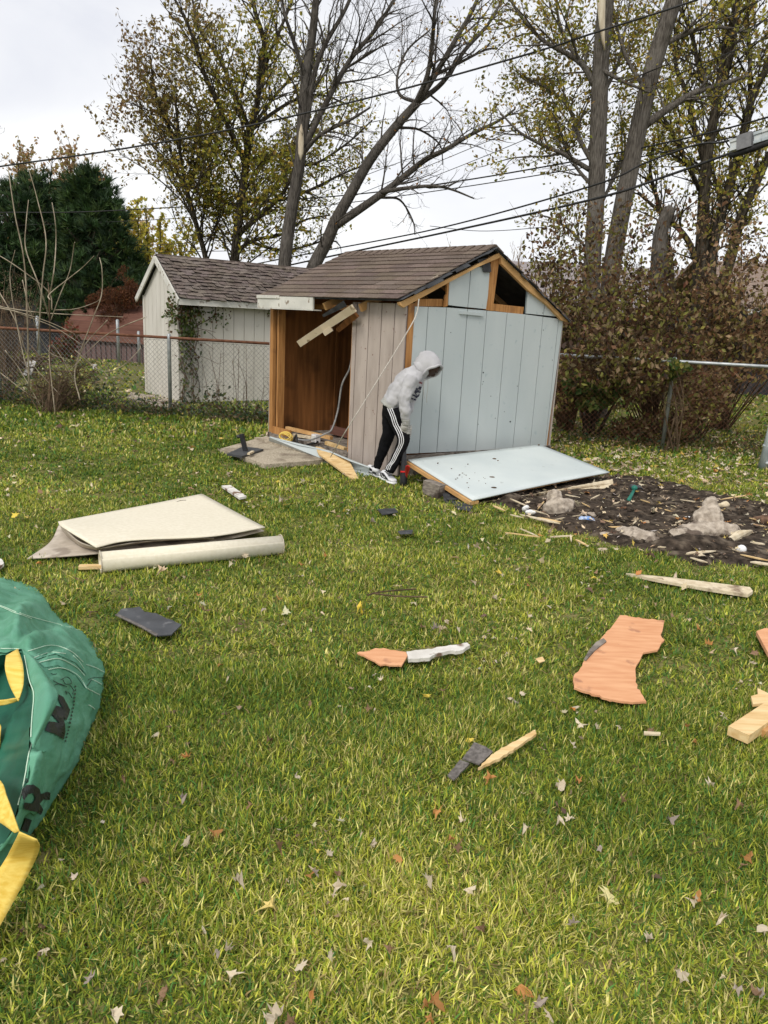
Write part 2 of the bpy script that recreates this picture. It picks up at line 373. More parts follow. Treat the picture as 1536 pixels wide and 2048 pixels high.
B0 = G(795, 955); A0 = G(538, 884); C0 = G(1095, 925)
E1 = (A0-B0).normalized(); E2 = (C0-B0).normalized(); LT = (A0-B0).length; LS = (C0-B0).length
def SP(s, t, z): return B0 + E2*s + E1*t + V3((0, 0, z))
EXC = []                                                   # places where no blades grow
EXC.append([tuple(SP(-.02, -.02, 0)[:2]), tuple(SP(LS, 0, 0)[:2]), tuple(SP(LS, LT, 0)[:2]), tuple(SP(-.02, LT, 0)[:2])])
SLAB = gpoly([(440, 906), (540, 877), (700, 920), (620, 931), (530, 938)])
EXC.append(SLAB)
DIRT = gpoly([(850, 955), (1235, 955), (1300, 960), (1420, 990), (1536, 1010), (1700, 1040), (1750, 1180), (1536, 1135), (1400, 1128), (1300, 1105), (1200, 1078), (1120, 1062), (1060, 1035), (1010, 1010), (930, 1000), (880, 985), (850, 970)])
EXC.append(DIRT)
EXC.append(gpoly([(60, 1118), (130, 1048), (405, 996), (525, 1052), (565, 1108), (200, 1146), (185, 1120)]))
EXC.append(gpoly([(240, 1222), (268, 1215), (360, 1250), (335, 1272)]))
EXC.append(gpoly([(1240, 1235), (1328, 1243), (1320, 1290), (1275, 1320), (1285, 1400), (1150, 1368)]))
EXC.append(gpoly([(730, 1303), (805, 1300), (930, 1288), (930, 1298), (805, 1325)]))
EXC.append(gpoly([(-400, 1250), (60, 1240), (190, 1330), (180, 1450), (60, 1680), (-20, 1860), (-400, 1900)]))
wsC = G(359, 808); wsL = G(292, 788)
# --- grass blades
def blades(n, ylo, yhi, wid, hgt, seed, tuft=9, side=0):
    r = np.random.default_rng(seed); nt_ = n//tuft
    y = np.sqrt(r.uniform(ylo**2, yhi**2, nt_)); x = r.uniform(-1, 1, nt_)*(.58*y+.35)
    if side: x = np.sign(x)*(.58*y+.33+r.uniform(0, side, nt_))
    pn = fnoise(x, y, 1.3, 5)*.45 + fnoise(x, y, 4.2, 12)*.6; pf = fnoise(x, y, 9, 9); pn = pn - np.clip((y-4.5)*.22, 0, .5)
    keep = r.uniform(0, 1, nt_) < (.85+.2*pf)
    x, y, pn, pf = x[keep], y[keep], pn[keep], pf[keep]
    ta = r.uniform(0, 6.28, len(x))
    x = np.repeat(x, tuft); y = np.repeat(y, tuft); pn = np.repeat(pn, tuft); pf = np.repeat(pf, tuft); ta = np.repeat(ta, tuft)
    k = len(x); sp = .028 if ylo < 7 else .06
    x = x + r.normal(0, sp, k); y = y + r.normal(0, sp, k)
    ok = np.ones(k, bool)
    jx = x+.07*fnoise(x, y, 11, 2)+.03*fnoise(x, y, 31, 3); jy = y+.07*fnoise(x, y, 12, 4)
    for i, P in enumerate(EXC): ok &= ~(inpoly(jx, jy, P) if i == 2 else inpoly(x, y, P))
    x, y, pn, pf, ta = x[ok], y[ok], pn[ok], pf[ok], ta[ok]; k = len(x)
    h = hgt*r.uniform(.45, 1.2, k)*(1+.22*pf); w_ = wid*r.uniform(.5, 1.7, k)
    a = ta*3 + r.normal(0, 1.1, k); lean = np.clip(r.normal(.85, .42, k), .05, 1.5)
    dx, dy = np.cos(a), np.sin(a); sx, sy = -dy, dx
    V = np.zeros((k, 5, 3)); b = np.stack([x, y, np.zeros(k)], 1); S_ = np.stack([sx, sy, np.zeros(k)], 1)*(w_/2)[:, None]
    m1 = b + np.stack([dx*np.sin(lean)*h*.55, dy*np.sin(lean)*h*.55, np.cos(lean)*h*.55], 1)
    l2 = np.minimum(lean + r.uniform(0, .5, k), 1.7)
    tp = m1 + np.stack([dx*np.sin(l2)*h*.55, dy*np.sin(l2)*h*.55, np.cos(l2)*h*.55], 1); tp[:, 2] = np.maximum(tp[:, 2], .004)
    V[:, 0] = b-S_; V[:, 1] = b+S_; V[:, 2] = m1+S_*.85; V[:, 3] = m1-S_*.85; V[:, 4] = tp
    base_ = np.arange(k)[:, None]*5
    F4 = base_ + np.array([[0, 1, 2, 3]]); F3 = base_ + np.array([[3, 2, 4]])
    cols = np.array([(.105, .172, .021), (.235, .298, .033), (.43, .435, .058), (.62, .56, .20), (.28, .205, .09), (.085, .205, .040)])
    wt = np.stack([.26-.10*pn-.06*pf, .29-.02*pn, .21+.09*pn, .125+.10*pn+.04*pf, .045+.02*pn, .13-.07*pn], 1); wt = np.clip(wt, .01, 1); wt /= wt.sum(1)[:, None]
    ci = (r.uniform(0, 1, k)[:, None] > wt.cumsum(1)).sum(1); ci = np.minimum(ci, 5)
    tb = np.repeat(r.uniform(.62, 1.45, k//tuft+2) if ylo < 3 else r.uniform(.76, 1.26, k//tuft+2), tuft)[:k]; c = cols[ci]*r.uniform(.65, 1.35, (k, 1))*tb[:, None]*(1+.10*np.clip(pn, -1.5, 1.5))[:, None]
    c = np.repeat(c, 5, axis=0)
    return V.reshape(-1, 3), F4, F3, c
GV = []; G4 = []; G3 = []; GC = []; off = 0  # graded density
for args in ((260000, 1.15, 3.2, .0038, .041, 1), (240000, 3.1, 6.2, .0056, .037, 2), (150000, 6.0, 9.5, .0100, .038, 3), (90000, 9.2, 14, .019, .065, 4), (60000, 13.5, 34, .05, .08, 6),
             (70000, .5, 4, .0075, .045, 7, 9, 2.2), (60000, 4, 12, .014, .045, 8, 9, 2.5)):
    v, f4, f3, c = blades(*args); GV.append(v); G4.append(f4+off); G3.append(f3+off); GC.append(c); off += len(v)
o = np_mesh('grass', np.concatenate(GV), [np.concatenate(G4), np.concatenate(G3)], M['grass'], None, np.concatenate(GC), org=(0, 0, 0))
tag(o, 'mown yellow green autumn lawn grass', 'grass', kind='stuff')
del GV, G4, G3, GC

# --- bare soil where the old floor stood
dn = 90; P = np.array(DIRT); x0, y0 = P.min(0)-.1; x1, y1 = P.max(0)+.1
gx, gy = np.meshgrid(np.linspace(x0, x1, dn), np.linspace(y0, y1, dn)); gx = gx.ravel(); gy = gy.ravel()
def edist(x, y, P):
    d = np.full(len(x), 1e9)
    for i in range(len(P)):
        a = np.array(P[i]); b = np.array(P[(i+1) % len(P)]); ab = b-a; t = np.clip(((x-a[0])*ab[0]+(y-a[1])*ab[1])/(ab@ab), 0, 1)
        d = np.minimum(d, np.hypot(x-a[0]-t*ab[0], y-a[1]-t*ab[1]))
    return d
ins = inpoly(gx, gy, DIRT); ed = edist(gx, gy, DIRT); sgn = np.where(ins, ed, -ed)
hz = np.clip(sgn*.35+.012, -.02, .035) + np.where(sgn > -.06, .012, 0)*fnoise(gx, gy, 14, 3) + .010*fnoise(gx, gy, 33, 8)*(sgn > -.05)
fid = np.arange(dn*dn).reshape(dn, dn); F = np.stack([fid[:-1, :-1].ravel(), fid[:-1, 1:].ravel(), fid[1:, 1:].ravel(), fid[1:, :-1].ravel()], 1)
keep = (sgn[F] > -.09).any(1)
tag(np_mesh('soil_ground', np.stack([gx, gy, hz], 1), F[keep], M['soil'], None, None, True, org=(0, 0, 0)), kind='structure')

# --- concrete slab before the door and the floor pad under it
mb = MB(); P = [V3((p[0], p[1], 0)) for p in SLAB]; mb.prism(P, (0, 0, .05))
o = mb.build('concrete_slab', M['concrete']); tag(o, kind='structure')
# --- leaf litter
def litter(n, xlo, xhi, ylo, yhi, s0, s1, cols, wts, z=.03, wedge=True, excl=True, maple=False):
    y = np.sqrt(rng.uniform(ylo**2, yhi**2, n)) if wedge else rng.uniform(ylo, yhi, n)
    x = rng.uniform(-1, 1, n)*(.58*y+.2) if wedge else rng.uniform(xlo, xhi, n)
    ok = np.ones(n, bool)
    if excl:
        for i, P in enumerate(EXC):
            if i != 2: ok &= ~inpoly(x, y, P)
    x, y = x[ok], y[ok]; k = len(x)
    return np.stack([x, y, rng.uniform(z*.6, z*1.5, k)], 1), rng.uniform(s0, s1, k), pal(k, cols, wts, .3)
LC = [(.66, .56, .40), (.48, .38, .26), (.30, .20, .12), (.62, .46, .12), (.50, .22, .07), (.16, .10, .07)]
A = [litter(480, 0, 0, 3.4, 9, .03, .07, LC, (4, 4, 3, 1.2, .8, 2)), litter(850, 0, 0, 8.5, 14, .05, .10, LC, (5, 3, 2, 2, .4, 1)),
     litter(2600, 2.0, 9, 8.0, 13.5, .05, .10, LC, (6, 4, 2, 2.5, .4, 1), wedge=False), litter(2500, -14, 14, 13, 26, .07, .14, LC, (6, 4, 2, 2, .4, 1), wedge=False),
     litter(420, 1.2, 6, 5.2, 7.8, .04, .09, LC, (6, 3, 2, 1, .5, 1), wedge=False, excl=False, z=.05)]
k = 5200; yy = np.sqrt(rng.uniform(1.2**2, 6.5**2, k)); xx = rng.uniform(-1, 1, k)*(.58*yy+.3); m_ = (fnoise(xx, yy, 5.5, 41)+fnoise(xx, yy, 15, 42)*.6) > .95
for i, P in enumerate(EXC): m_ &= ~inpoly(xx, yy, P)
xx, yy = xx[m_], yy[m_]; k = len(xx); A.append((np.stack([xx, yy, rng.uniform(.012, .035, k)], 1), rng.uniform(.012, .036, k), pal(k, [(.30, .22, .14), (.5, .42, .30), (.14, .09, .06), (.62, .54, .42)], (4, 3, 3, 1.5), .3)))
o = leaf_mesh('leaf_litter', np.concatenate([a[0] for a in A]), np.concatenate([a[1] for a in A]), np.concatenate([a[2] for a in A]), M['litter'], slim=.7, flat=.7, org=(0, 0, 0), maple=True)
tag(o, 'dry fallen leaves strewn thinly over the whole lawn', 'fallen leaves', kind='stuff')
# --- single fallen leaves near enough to be told apart
def one_leaf(px, py, s, col, label, group, cat='leaf', z=.032):
    p = G(px, py, z)
    o = leaf_mesh('fallen_leaf', [tuple(p)], [s], [col], M['litter'], flat=.6, maple=True, curl=.5)
    tag(o, label, cat, group); return o
GRP = [('pale beige dry leaf curled on the lawn', 'pale beige fallen leaves', (.66, .56, .42)), ('brown crumpled leaf lying in the grass', 'brown fallen leaves', (.28, .17, .10)),
       ('orange brown leaf lying in the grass', 'orange fallen leaves', (.50, .24, .08)), ('yellow leaf lying in the grass', 'yellow fallen leaves', (.74, .56, .10)),
       ('grey withered leaf lying in the grass', 'grey withered leaves', (.40, .33, .28))]
one_leaf(1220, 1790, .075, (.74, .66, .32), 'large pale yellow maple leaf flat on the grass below the plywood', None)
one_leaf(30, 1031, .07, (.80, .62, .10), 'bright yellow leaf left of the folded vinyl sheet', None)
one_leaf(719, 1222, .06, (.80, .60, .08), 'bright yellow maple leaf above the torn orange board', None)
one_leaf(325, 1144, .085, (.74, .55, .38), 'tan maple leaf standing by the vinyl roll', None, z=.06)
one_leaf(540, 1812, .05, (.80, .62, .22), 'yellow cupped leaf in the near grass left of centre', None)
one_leaf(1146, 1418, .06, (.72, .30, .06), 'orange leaf below the salmon plywood sheet', None)
spots = [(590, 1560, 0), (640, 1702, 3), (660, 1712, 0), (680, 1755, 1), (678, 1775, 0), (690, 1800, 0), (630, 1745, 4), (615, 1750, 2), (1125, 1650, 0), (1140, 1640, 0), (1050, 1655, 0), (1115, 1560, 0),
  (1155, 1560, 2), (1128, 1572, 0), (1490, 1710, 2), (1487, 1730, 1), (1385, 1795, 0), (1395, 1793, 2), (1440, 1835, 0), (1530, 1850, 0), (1305, 1880, 0), (1150, 1850, 4), (1365, 1945, 0), (1045, 1975, 2),
  (1510, 1995, 1), (1525, 1985, 4), (1480, 1975, 4), (1100, 2030, 0), (1080, 2015, 4), (465, 1950, 0), (605, 1930, 0), (660, 1915, 0), (440, 1900, 4), (455, 1905, 0), (740, 1885, 0), (775, 1895, 1), (905, 1900, 0),
  (850, 2010, 2), (868, 2008, 2), (860, 2035, 2), (540, 2040, 0), (555, 2035, 0), (580, 2045, 1), (620, 1990, 2), (915, 1695, 1), (905, 1680, 2), (870, 1620, 2), (925, 1640, 0), (745, 1685, 0), (795, 1715, 2),
  (860, 1760, 0), (940, 1775, 0), (370, 1685, 0), (285, 1760, 1), (405, 1855, 0), (475, 1765, 0), (350, 1520, 1), (375, 1518, 2), (365, 1600, 4), (312, 1468, 0), (443, 1325, 2), (455, 1355, 0), (400, 1195, 2), (245, 1182, 1),
  (410, 1225, 1), (530, 1215, 4), (740, 1420, 1), (748, 1415, 0), (850, 1392, 3), (763, 1360, 0), (1020, 1395, 0), (1042, 1388, 0), (1030, 1400, 4), (885, 1385, 1), (1140, 1490, 0), (1150, 1418, 0), (1165, 1445, 0), (1185, 1455, 0), (1245, 1455, 0),
  (1300, 1465, 1), (1400, 1260, 2), (1420, 1290, 2), (1470, 1300, 0), (1500, 1330, 0), (1450, 1430, 0), (1390, 1480, 2), (1370, 1455, 2), (870, 1260, 4), (920, 1255, 0), (1060, 1225, 0), (1100, 1215, 0), (1060, 1160, 1), (990, 1195, 0),
  (560, 1200, 2), (650, 1110, 2), (600, 1130, 2), (715, 995, 0), (695, 1015, 0), (745, 1040, 4), (560, 965, 3), (610, 968, 0), (560, 1000, 0), (690, 1020, 3), (1275, 1040, 0), (1190, 1150, 3), (1000, 1145, 3), (1036, 1142, 0), (1060, 1172, 2),
  (540, 1480, 1), (620, 1405, 1), (940, 1480, 3), (500, 1610, 1), (430, 1660, 2), (250, 1560, 1), (560, 1690, 1), (980, 1560, 2), (1250, 1600, 1), (1340, 1640, 4), (1420, 1570, 0), (1480, 1610, 1), (1200, 1700, 4), (960, 1860, 1), (330, 1980, 1), (180, 1960, 4), (90, 1900, 0), (230, 2030, 0)]
for px, py, k in spots:
    lab, grp, c = GRP[k]; f = random.uniform(.75, 1.2)
    s = random.uniform(.030, .052)*(1.3 if py < 1300 else 1)
    one_leaf(px+random.uniform(-3, 3), py+random.uniform(-3, 3), s, tuple(min(1, v*f) for v in c), lab, grp)
# ---------------------------------------------------------------- planes of the half demolished shed
def onplane(px, py, o, n):
    d = ray(px, py); return EYE + d*((o-EYE).dot(n)/d.dot(n))
NG = V3((E2.y, -E2.x, 0)); NF = V3((-E1.y, E1.x, 0))
NG = NG if NG.y < 0 else -NG; NF = NF if NF.x < 0 else -NF
def gp(px, py):
    p = onplane(px, py, B0, NG) - B0; return (p.x*E2.x+p.y*E2.y, p.z)
def fp(px, py):
    p = onplane(px, py, B0, NF) - B0; return (p.x*E1.x+p.y*E1.y, p.z)
def GPt(s, z, o=0): return B0 + E2*s + V3((0, 0, z)) + NG*o
def FPt(t, z, o=0): return B0 + E1*t + V3((0, 0, z)) + NF*o
def boards(mb, poly, P, edges, o0, th, gap, back=None):
    """vertical siding: each bay its own board with a groove between"""
    for a, b in zip(edges[:-1], edges[1:]):
        q = clip(poly, 0, a+gap/2, b-gap/2)
        if len(q) >= 3:
            mb.prism([P(x, z, o0) for x, z in q], (P(0, 0, o0+th)-P(0, 0, o0)))
shed = thing('demolished_shed', 'half demolished shed with open doorway, brown shingle roof and pale blue gable wall', 'shed', SP(0, 0, 0))
A_ = [gp(*p) for p in [(829, 613), (895, 615), (970, 621), (1051, 629), (1111, 637), (1124, 641), (1118, 690), (1091, 894), (811, 907)]]
B_ = [gp(*p) for p in [(897, 556), (920, 546), (947, 536), (962, 533), (977, 546), (974, 590), (970, 618), (920, 613), (895, 610)]]
C_ = [gp(*p) for p in [(1054, 577), (1087, 602), (1100, 616), (1111, 633), (1051, 627)]]
ed = [-.1] + [gp(*p)[0] for p in [(846, 760), (882, 760), (923, 760), (961, 760), (1001, 760), (1037, 760), (1072, 760), (1103, 760)]] + [LS+.3]
wall = MB()
for poly, o in ((A_, 0), (B_, .004), (C_, .004)): boards(wall, poly, GPt, ed, o, .012, .011)
gw = wall.build('gable_wall', M['blue'], shed); gw['label'] = 'pale blue grooved gable wall siding'
mb = MB()
for poly in (A_, B_, C_): mb.prism([GPt(x, z, -.012) for x, z in poly], NG*.012)
mb.build('backing_sheet', M['bluegroove'], gw)
mb = MB(); mb.bar(GPt(.68, 1.708, .019), GPt(1.0, 1.70, .026), .02, .03); mb.build('loose_edge', M['blue'], gw)
mb = MB()                                            # nail holes and knots on the paint
for px, py, r in [(965, 745, .010), (965, 763, .006), (963, 768, .005), (1007, 823, .005), (1019, 843, .012), (1085, 660, .007), (900, 665, .005), (980, 792, .006), (1033, 772, .007), (1083, 626, .012), (903, 612, .01), (955, 848, .006), (989, 836, .006), (1103, 720, .006), (925, 598, .004)]:
    s, z = gp(px, py); mb.ell(GPt(s, z, .013), E2*r, V3((0, 0, r*.8)), NG*.004, 8, 4)
mb.build('nail_holes', M['cable'], gw)
tl = fp(705, 720)[0]; print('door jamb t', tl)
mb = MB(); poly = [(tl, .06), (tl*.75, .035), (.35, .03), (.0, .02), (.0, 1.76), (tl+.01, 1.76)]
ed2 = [-.01, .16, .36, .56, .76, .96, tl+.1]
boards(mb, poly, FPt, ed2, 0, .014, .012)
pw = mb.build('front_wall', M['pink'], shed); pw['label'] = 'weathered pinkish front wall boards'
mb = MB(); mb.prism([FPt(x, z, -.014) for x, z in poly], NF*.014); mb.build('backing_sheet', M['pinkgroove'], pw)
# timber frame
fr = MB()
def gbar(p, q, wd, dp, o=.0, mbx=fr):                   # board on the gable plane between two pixels
    a, b = gp(*p), gp(*q); mbx.bar(GPt(a[0], a[1], o), GPt(b[0], b[1], o), wd, dp, up=NG)
def gpoly3(pp, o, th, mbx): mbx.prism([GPt(*gp(*p), o) for p in pp], NG*th)
gpoly3([(817, 609), (829, 606), (812, 905), (800, 915)], -.03, .034, fr)
gpoly3([(837, 598), (888, 598), (888, 613), (829, 613)], -.06, .04, fr)
gpoly3([(981, 512), (997, 516), (985, 607), (984, 622), (970, 620)], -.035, .05, fr)
gpoly3([(985, 607), (1049, 614), (1047, 629), (984, 621)], -.05, .04, fr)
gpoly3([(892, 562), (899, 556), (895, 590), (894, 612), (887, 614), (889, 592), (892, 588)], -.01, .022, fr)
fr.bar(SP(.02, LT-.03, .05), SP(.02, LT-.03, 1.72), .09, .045, up=E2)
fr.bar(SP(.05, LT-.16, .05), SP(.05, LT-.16, 1.72), .04, .09, up=E2)
fr.bar(SP(.05, tl+.02, .10), SP(.05, tl+.02, 1.72), .04, .09, up=E2)
fr.bar(SP(.05, .05, 1.70), SP(.05, LT-.02, 1.70), .09, .05)
fr.bar(SP(LS-.05, .05, .1), SP(LS-.05, .05, 1.66), .08, .08, up=E2)
fr.build('wall_frame', M['stud'], shed)
ra = MB(); mid = .0
gpoly3([(792, 605), (868, 568), (940, 533), (991, 506), (996, 514), (947, 535), (895, 563), (801, 615), (794, 610)], .016, .038, ra)
gpoly3([(994, 507), (1060, 567), (1121, 627), (1129, 644), (1116, 640), (1111, 634), (1086, 608), (1051, 582), (996, 528)], .016, .038, ra)
for t in (.62, 1.24, 1.86, 2.38):
    ra.bar(SP(-.08, t, 1.70), SP(1.08, t, 2.30), .04, .08); ra.bar(SP(1.08, t, 2.30), SP(2.38, t, 1.66), .04, .08)
ra.build('rafter', M['rafter'], shed)
# inside walls, floor
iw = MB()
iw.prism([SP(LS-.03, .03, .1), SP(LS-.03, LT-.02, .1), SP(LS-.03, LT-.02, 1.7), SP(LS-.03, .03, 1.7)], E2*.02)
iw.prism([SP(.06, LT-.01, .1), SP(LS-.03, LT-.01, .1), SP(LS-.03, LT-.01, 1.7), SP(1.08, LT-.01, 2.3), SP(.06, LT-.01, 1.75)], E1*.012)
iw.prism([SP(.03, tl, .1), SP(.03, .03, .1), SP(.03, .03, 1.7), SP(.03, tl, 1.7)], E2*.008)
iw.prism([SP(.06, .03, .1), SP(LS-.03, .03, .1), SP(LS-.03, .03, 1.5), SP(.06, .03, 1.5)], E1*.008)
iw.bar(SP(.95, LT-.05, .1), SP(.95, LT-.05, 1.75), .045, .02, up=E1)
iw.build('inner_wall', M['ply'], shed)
ow = MB()
ow.prism([SP(0, LT+.005, .04), SP(LS, LT+.005, .04), SP(LS, LT+.005, 1.72), SP(1.08, LT+.005, 2.33), SP(0, LT+.005, 1.75)], E1*.012)
ow.prism([SP(LS+.002, 0, .04), SP(LS+.002, LT, .04), SP(LS+.002, LT, 1.7), SP(LS+.002, 0, 1.7)], E2*.012)
ow.build('rear_wall', M['pink'], shed)
fl = MB(); fl.prism([SP(.10, .04, .12), SP(LS-.04, .04, .12), SP(LS-.04, LT-.03, .12), SP(.10, LT-.03, .12)], (0, 0, -.02))
for s in (.2, .75, 1.3, 1.85): fl.bar(SP(s, .06, .06), SP(s, LT-.06, .06), .045, .08)
fl.bar(SP(-.0, tl, .085), SP(-.0, LT-.01, .085), .06, .10); fl.bar(SP(.0, -.012, .20), SP(LS, -.012, .185), .04, .06); fl.bar(SP(.05, .05, .06), SP(LS, .05, .05), .05, .11)
fl.build('floor_frame', M['greywood'], shed)
# roof
def shingles(mb, o, ud, vd, nn, L_, H_, nc, tab, jit, curl, seed, tilt=.012, th=.007):
    r = random.Random(seed); ex = H_/nc
    for c in range(nc):
        x = -tab*(.5 if c % 2 else 0) - r.uniform(0, .05)
        sag = r.uniform(-.004, .004)
        while x < L_:
            x0 = max(x, 0)+.003; x1 = min(x+tab, L_)-.003
            if x1-x0 > .02:
                v0 = c*ex - r.uniform(0, jit) + sag; v1 = (c+1)*ex + .03; l = tilt+r.uniform(0, curl); l2 = tilt + r.uniform(0, curl)
                k = r.uniform(.82, 1.18); kk = (k, k*r.uniform(.97, 1.03), k*r.uniform(.94, 1.05))
                a = [o+ud*x0+vd*v0+nn*l, o+ud*x1+vd*v0+nn*l2, o+ud*x1+vd*v1+nn*.002, o+ud*x0+vd*v1+nn*.002]
                mb.box8([p for p in a], [p+nn*th for p in a], kk)
            x += tab
ES, EZ, RS, RZ = -.15, 1.795, 1.07, 2.39; T0, T1 = -.062, 2.45
eo = SP(ES, T0, EZ); ud = E1; vv = (SP(RS, T0, RZ)-eo); HL = vv.length; vd = vv.normalized(); nn = ud.cross(vd); nn = nn if nn.z > 0 else -nn; nn.normalize()
rb = MB(); rb.prism([eo-nn*.018, eo+ud*(T1-T0)-nn*.018, SP(RS, T1, RZ)-nn*.018, SP(RS, T0, RZ)-nn*.018], nn*.018)
e2_ = SP(LS+.06, T0, 1.69); v2 = (SP(RS, T0, RZ)-e2_); H2 = v2.length; v2 = v2.normalized(); n2 = ud.cross(v2); n2 = n2 if n2.z > 0 else -n2; n2.normalize()
rb.prism([e2_-n2*.018, e2_+ud*(T1-T0)-n2*.018, SP(RS, T1, RZ)-n2*.018, SP(RS, T0, RZ)-n2*.018], n2*.018)
rf = rb.build('roof', M['tarpaper'], shed)
mb = MB(); shingles(mb, eo-vd*.02, ud, vd, nn, T1-T0, HL+.02, 12, .305, .006, .004, 3)
shingles(mb, e2_-v2*.02, ud, v2, n2, T1-T0, H2+.02, 12, .305, .012, .01, 4)
k = 0                                                  # ridge caps
while k*.14 < T1-T0:
    c = SP(RS, T0+k*.14, RZ+.012); d = E1*.11
    mb.box8([c-vd*.14+nn*.0, c+nn*.004, c+d+nn*.004, c+d-vd*.14], [c-vd*.14+nn*.012, c+nn*.018, c+d+nn*.016, c+d-vd*.14+nn*.008], (.95, .95, .95))
    mb.box8([c-v2*.14, c+n2*.004, c+d+n2*.004, c+d-v2*.14], [c-v2*.14+n2*.012, c+n2*.018, c+d+n2*.016, c+d-v2*.14+n2*.008], (.9, .9, .9)); k += 1
mb.build('shingles', M['shingle'], rf, colored=True)
mb = MB(); r_ = random.Random(5)                       # ragged tar paper along the verge
for (o_, v_, n_, H_) in ((eo, vd, nn, HL), (e2_, v2, n2, H2)):
    x = 0
    while x < H_-.05:
        l = r_.uniform(.06, .22); x2 = min(x+l, H_)
        a = o_+v_*x-n_*.003; b = o_+v_*x2-n_*.003; s_ = -E1*r_.uniform(.02, .045); s2 = -E1*r_.uniform(.02, .05)
        dz = n_*r_.uniform(-.03, .004)
        mb.box8([a-n_*.004, b-n_*.004, b+s2+dz-n_*.004, a+s_+dz-n_*.004], [a, b, b+s2+dz, a+s_+dz]); x = x2
tp = [(950, 520), (968, 516), (976, 528), (978, 544), (963, 545), (961, 534), (955, 531)]
mb.prism([GPt(*gp(*p), .03) for p in tp], NG*.006)
mb.build('torn_tar_paper', M['tarpaper'], rf)
mb = MB(); a, b = gp(857, 560), gp(874, 551); mb.bar(GPt(a[0], a[1], .03), GPt(b[0], b[1], .03), .016, .006, up=NG); mb.build('pale_splinter', M['barewood'], rf)
# fascia over the doorway and the broken strip hanging from it
mb = MB(); a = SP(ES-.012, 1.33, EZ-.045); b = SP(ES-.012, 2.46, EZ-.045)
a = a-V3((0, 0, .02)); b = b-V3((0, 0, .02)); mb.bar(a, b, .022, .13); mb.bar(a-V3((0, 0, .072))+E2*.05, b-V3((0, 0, .072))+E2*.05, .12, .012); fa = mb.build('fascia_board', M['trim'], shed)
mb = MB(); mb.bar(SP(ES-.03, 1.98, EZ-.006), SP(ES-.03, 2.46, EZ-.006), .012, .035); mb.build('fascia_cap', M['trim'], fa)
def bar3(mb, p, q, y0, y1, wpx0, wpx1, th):            # board whose upper and lower edges are seen between pixels
    P0, P1 = at(*p, y0), at(*q, y1); k0 = (P0-EYE).length/CF; d = (P1-P0).normalized(); up = d.cross(V3((0, 1, .1))).normalized(); up = up if up.z > 0 else -up
    n_ = d.cross(up).normalized()*th/2
    a0, a1 = up*wpx0*k0/2, up*wpx1*k0/2
    mb.box8([P0-a0-n_, P1-a1-n_, P1+a1-n_, P0+a0-n_], [P0-a0+n_, P1-a1+n_, P1+a1+n_, P0+a0+n_])
mb = MB(); bar3(mb, (598, 688), (647, 655), 8.75, 8.45, 13, 13, .02); bar3(mb, (645, 657), (708, 616), 8.42, 8.0, 14, 15, .02); bar3(mb, (648, 667), (663, 657), 8.40, 8.33, 10, 10, .02)
hb = mb.build('hanging_fascia', M['cream'], shed); hb['label'] = 'broken cream fascia strip hanging across the doorway'
mb = MB(); bar3(mb, (646, 632), (690, 607), 8.5, 8.15, 5, 12, .008); mb.build('flap', M['tarpaper'], hb)
mb = MB(); bar3(mb, (676, 660), (712, 628), 8.55, 8.15, 9, 14, .03); mb.build('splintered_lath', M['ply'], hb)
# cord and cable
mb = MB(); mb.tube(catmull([at(838, 598, 7.55), at(833, 628, 7.5), at(812, 668, 7.4), at(740, 785, 7.3), at(690, 865, 7.35), G(661, 914, .12)], 6), .006, 6)
tag(mb.build('cord', M['cord']), 'pale cord stretched from the gable corner down to the pine board', 'cord')
mb = MB(); mb.tube(catmull([at(706, 690, 8.35), at(700, 735, 8.45), at(684, 770, 8.55), at(676, 820, 8.6), at(664, 858, 8.55), at(650, 868, 8.5), at(620, 880, 8.7), at(597, 879, 8.8)], 8), .011, 6)
tag(mb.build('electric_cable', M['greycable']), 'grey electric cable dangling inside the shed doorway', 'cable')

# ---------------------------------------------------------------- neighbour's cream shed
wC = G(361, 808); dL = (G(295, 788)-wC); dL.z = 0; GW = 1.62; eL = dL.normalized(); eR = V3((-eL.y, eL.x, 0)); eR = eR if eR.x > 0 else -eR
eR = V3((.80, .60, 0)).normalized() if False else eR
def WP(s, t, z): return wC + eL*s + eR*t + V3((0, 0, z))
ws = thing('garden_shed', "cream panelled shed with curled worn roof shingles behind the chain link fence", 'shed', wC)
WL = 3.2; WH = 1.80; RG = 2.44; mids = GW/2
def WGp(s, z, o=0): return WP(s, -o, z)
def WSp(t, z, o=0): return WP(-o, t, z)
mb = MB(); boards(mb, [(0, .03), (WL, .03), (WL, WH), (0, WH)], WSp, [i*.2 for i in range(17)], 0, .012, .010)
boards(mb, [(.0, .03), (GW, .03), (GW, WH), (mids, RG-.05), (.0, WH)], WGp, [0, .2, .4, .46, .62, .8, 1.0, 1.2, 1.4, GW], 0, .012, .010)
wl = mb.build('wall', M['white'], ws)
mb = MB(); mb.prism([WSp(t, z, -.012) for t, z in [(0, .03), (WL, .03), (WL, WH), (0, WH)]], -eL*.012); mb.prism([WGp(s, z, -.012) for s, z in [(0, .03), (GW, .03), (GW, WH), (mids, RG-.05), (0, WH)]], -eR*.012)
mb.prism([WP(GW, 0, .03), WP(GW, WL, .03), WP(GW, WL, WH), WP(GW, 0, WH)], eL*.012); mb.prism([WP(0, WL, .03), WP(GW, WL, .03), WP(GW, WL, WH), WP(mids, WL, RG), WP(0, WL, WH)], eR*.012)
mb.build('backing_sheet', M['whitegroove'], wl)
mb = MB()
for s in (.0, .42, GW-.05): mb.box(WP(s+.03, -.022, WH/2+.02), eL*.04, eR*.009, V3((0, 0, WH/2-.02)))
mb.box(WP(-.022, .04, WH/2+.01), eR*.04, eL*.009, V3((0, 0, WH/2-.03)))
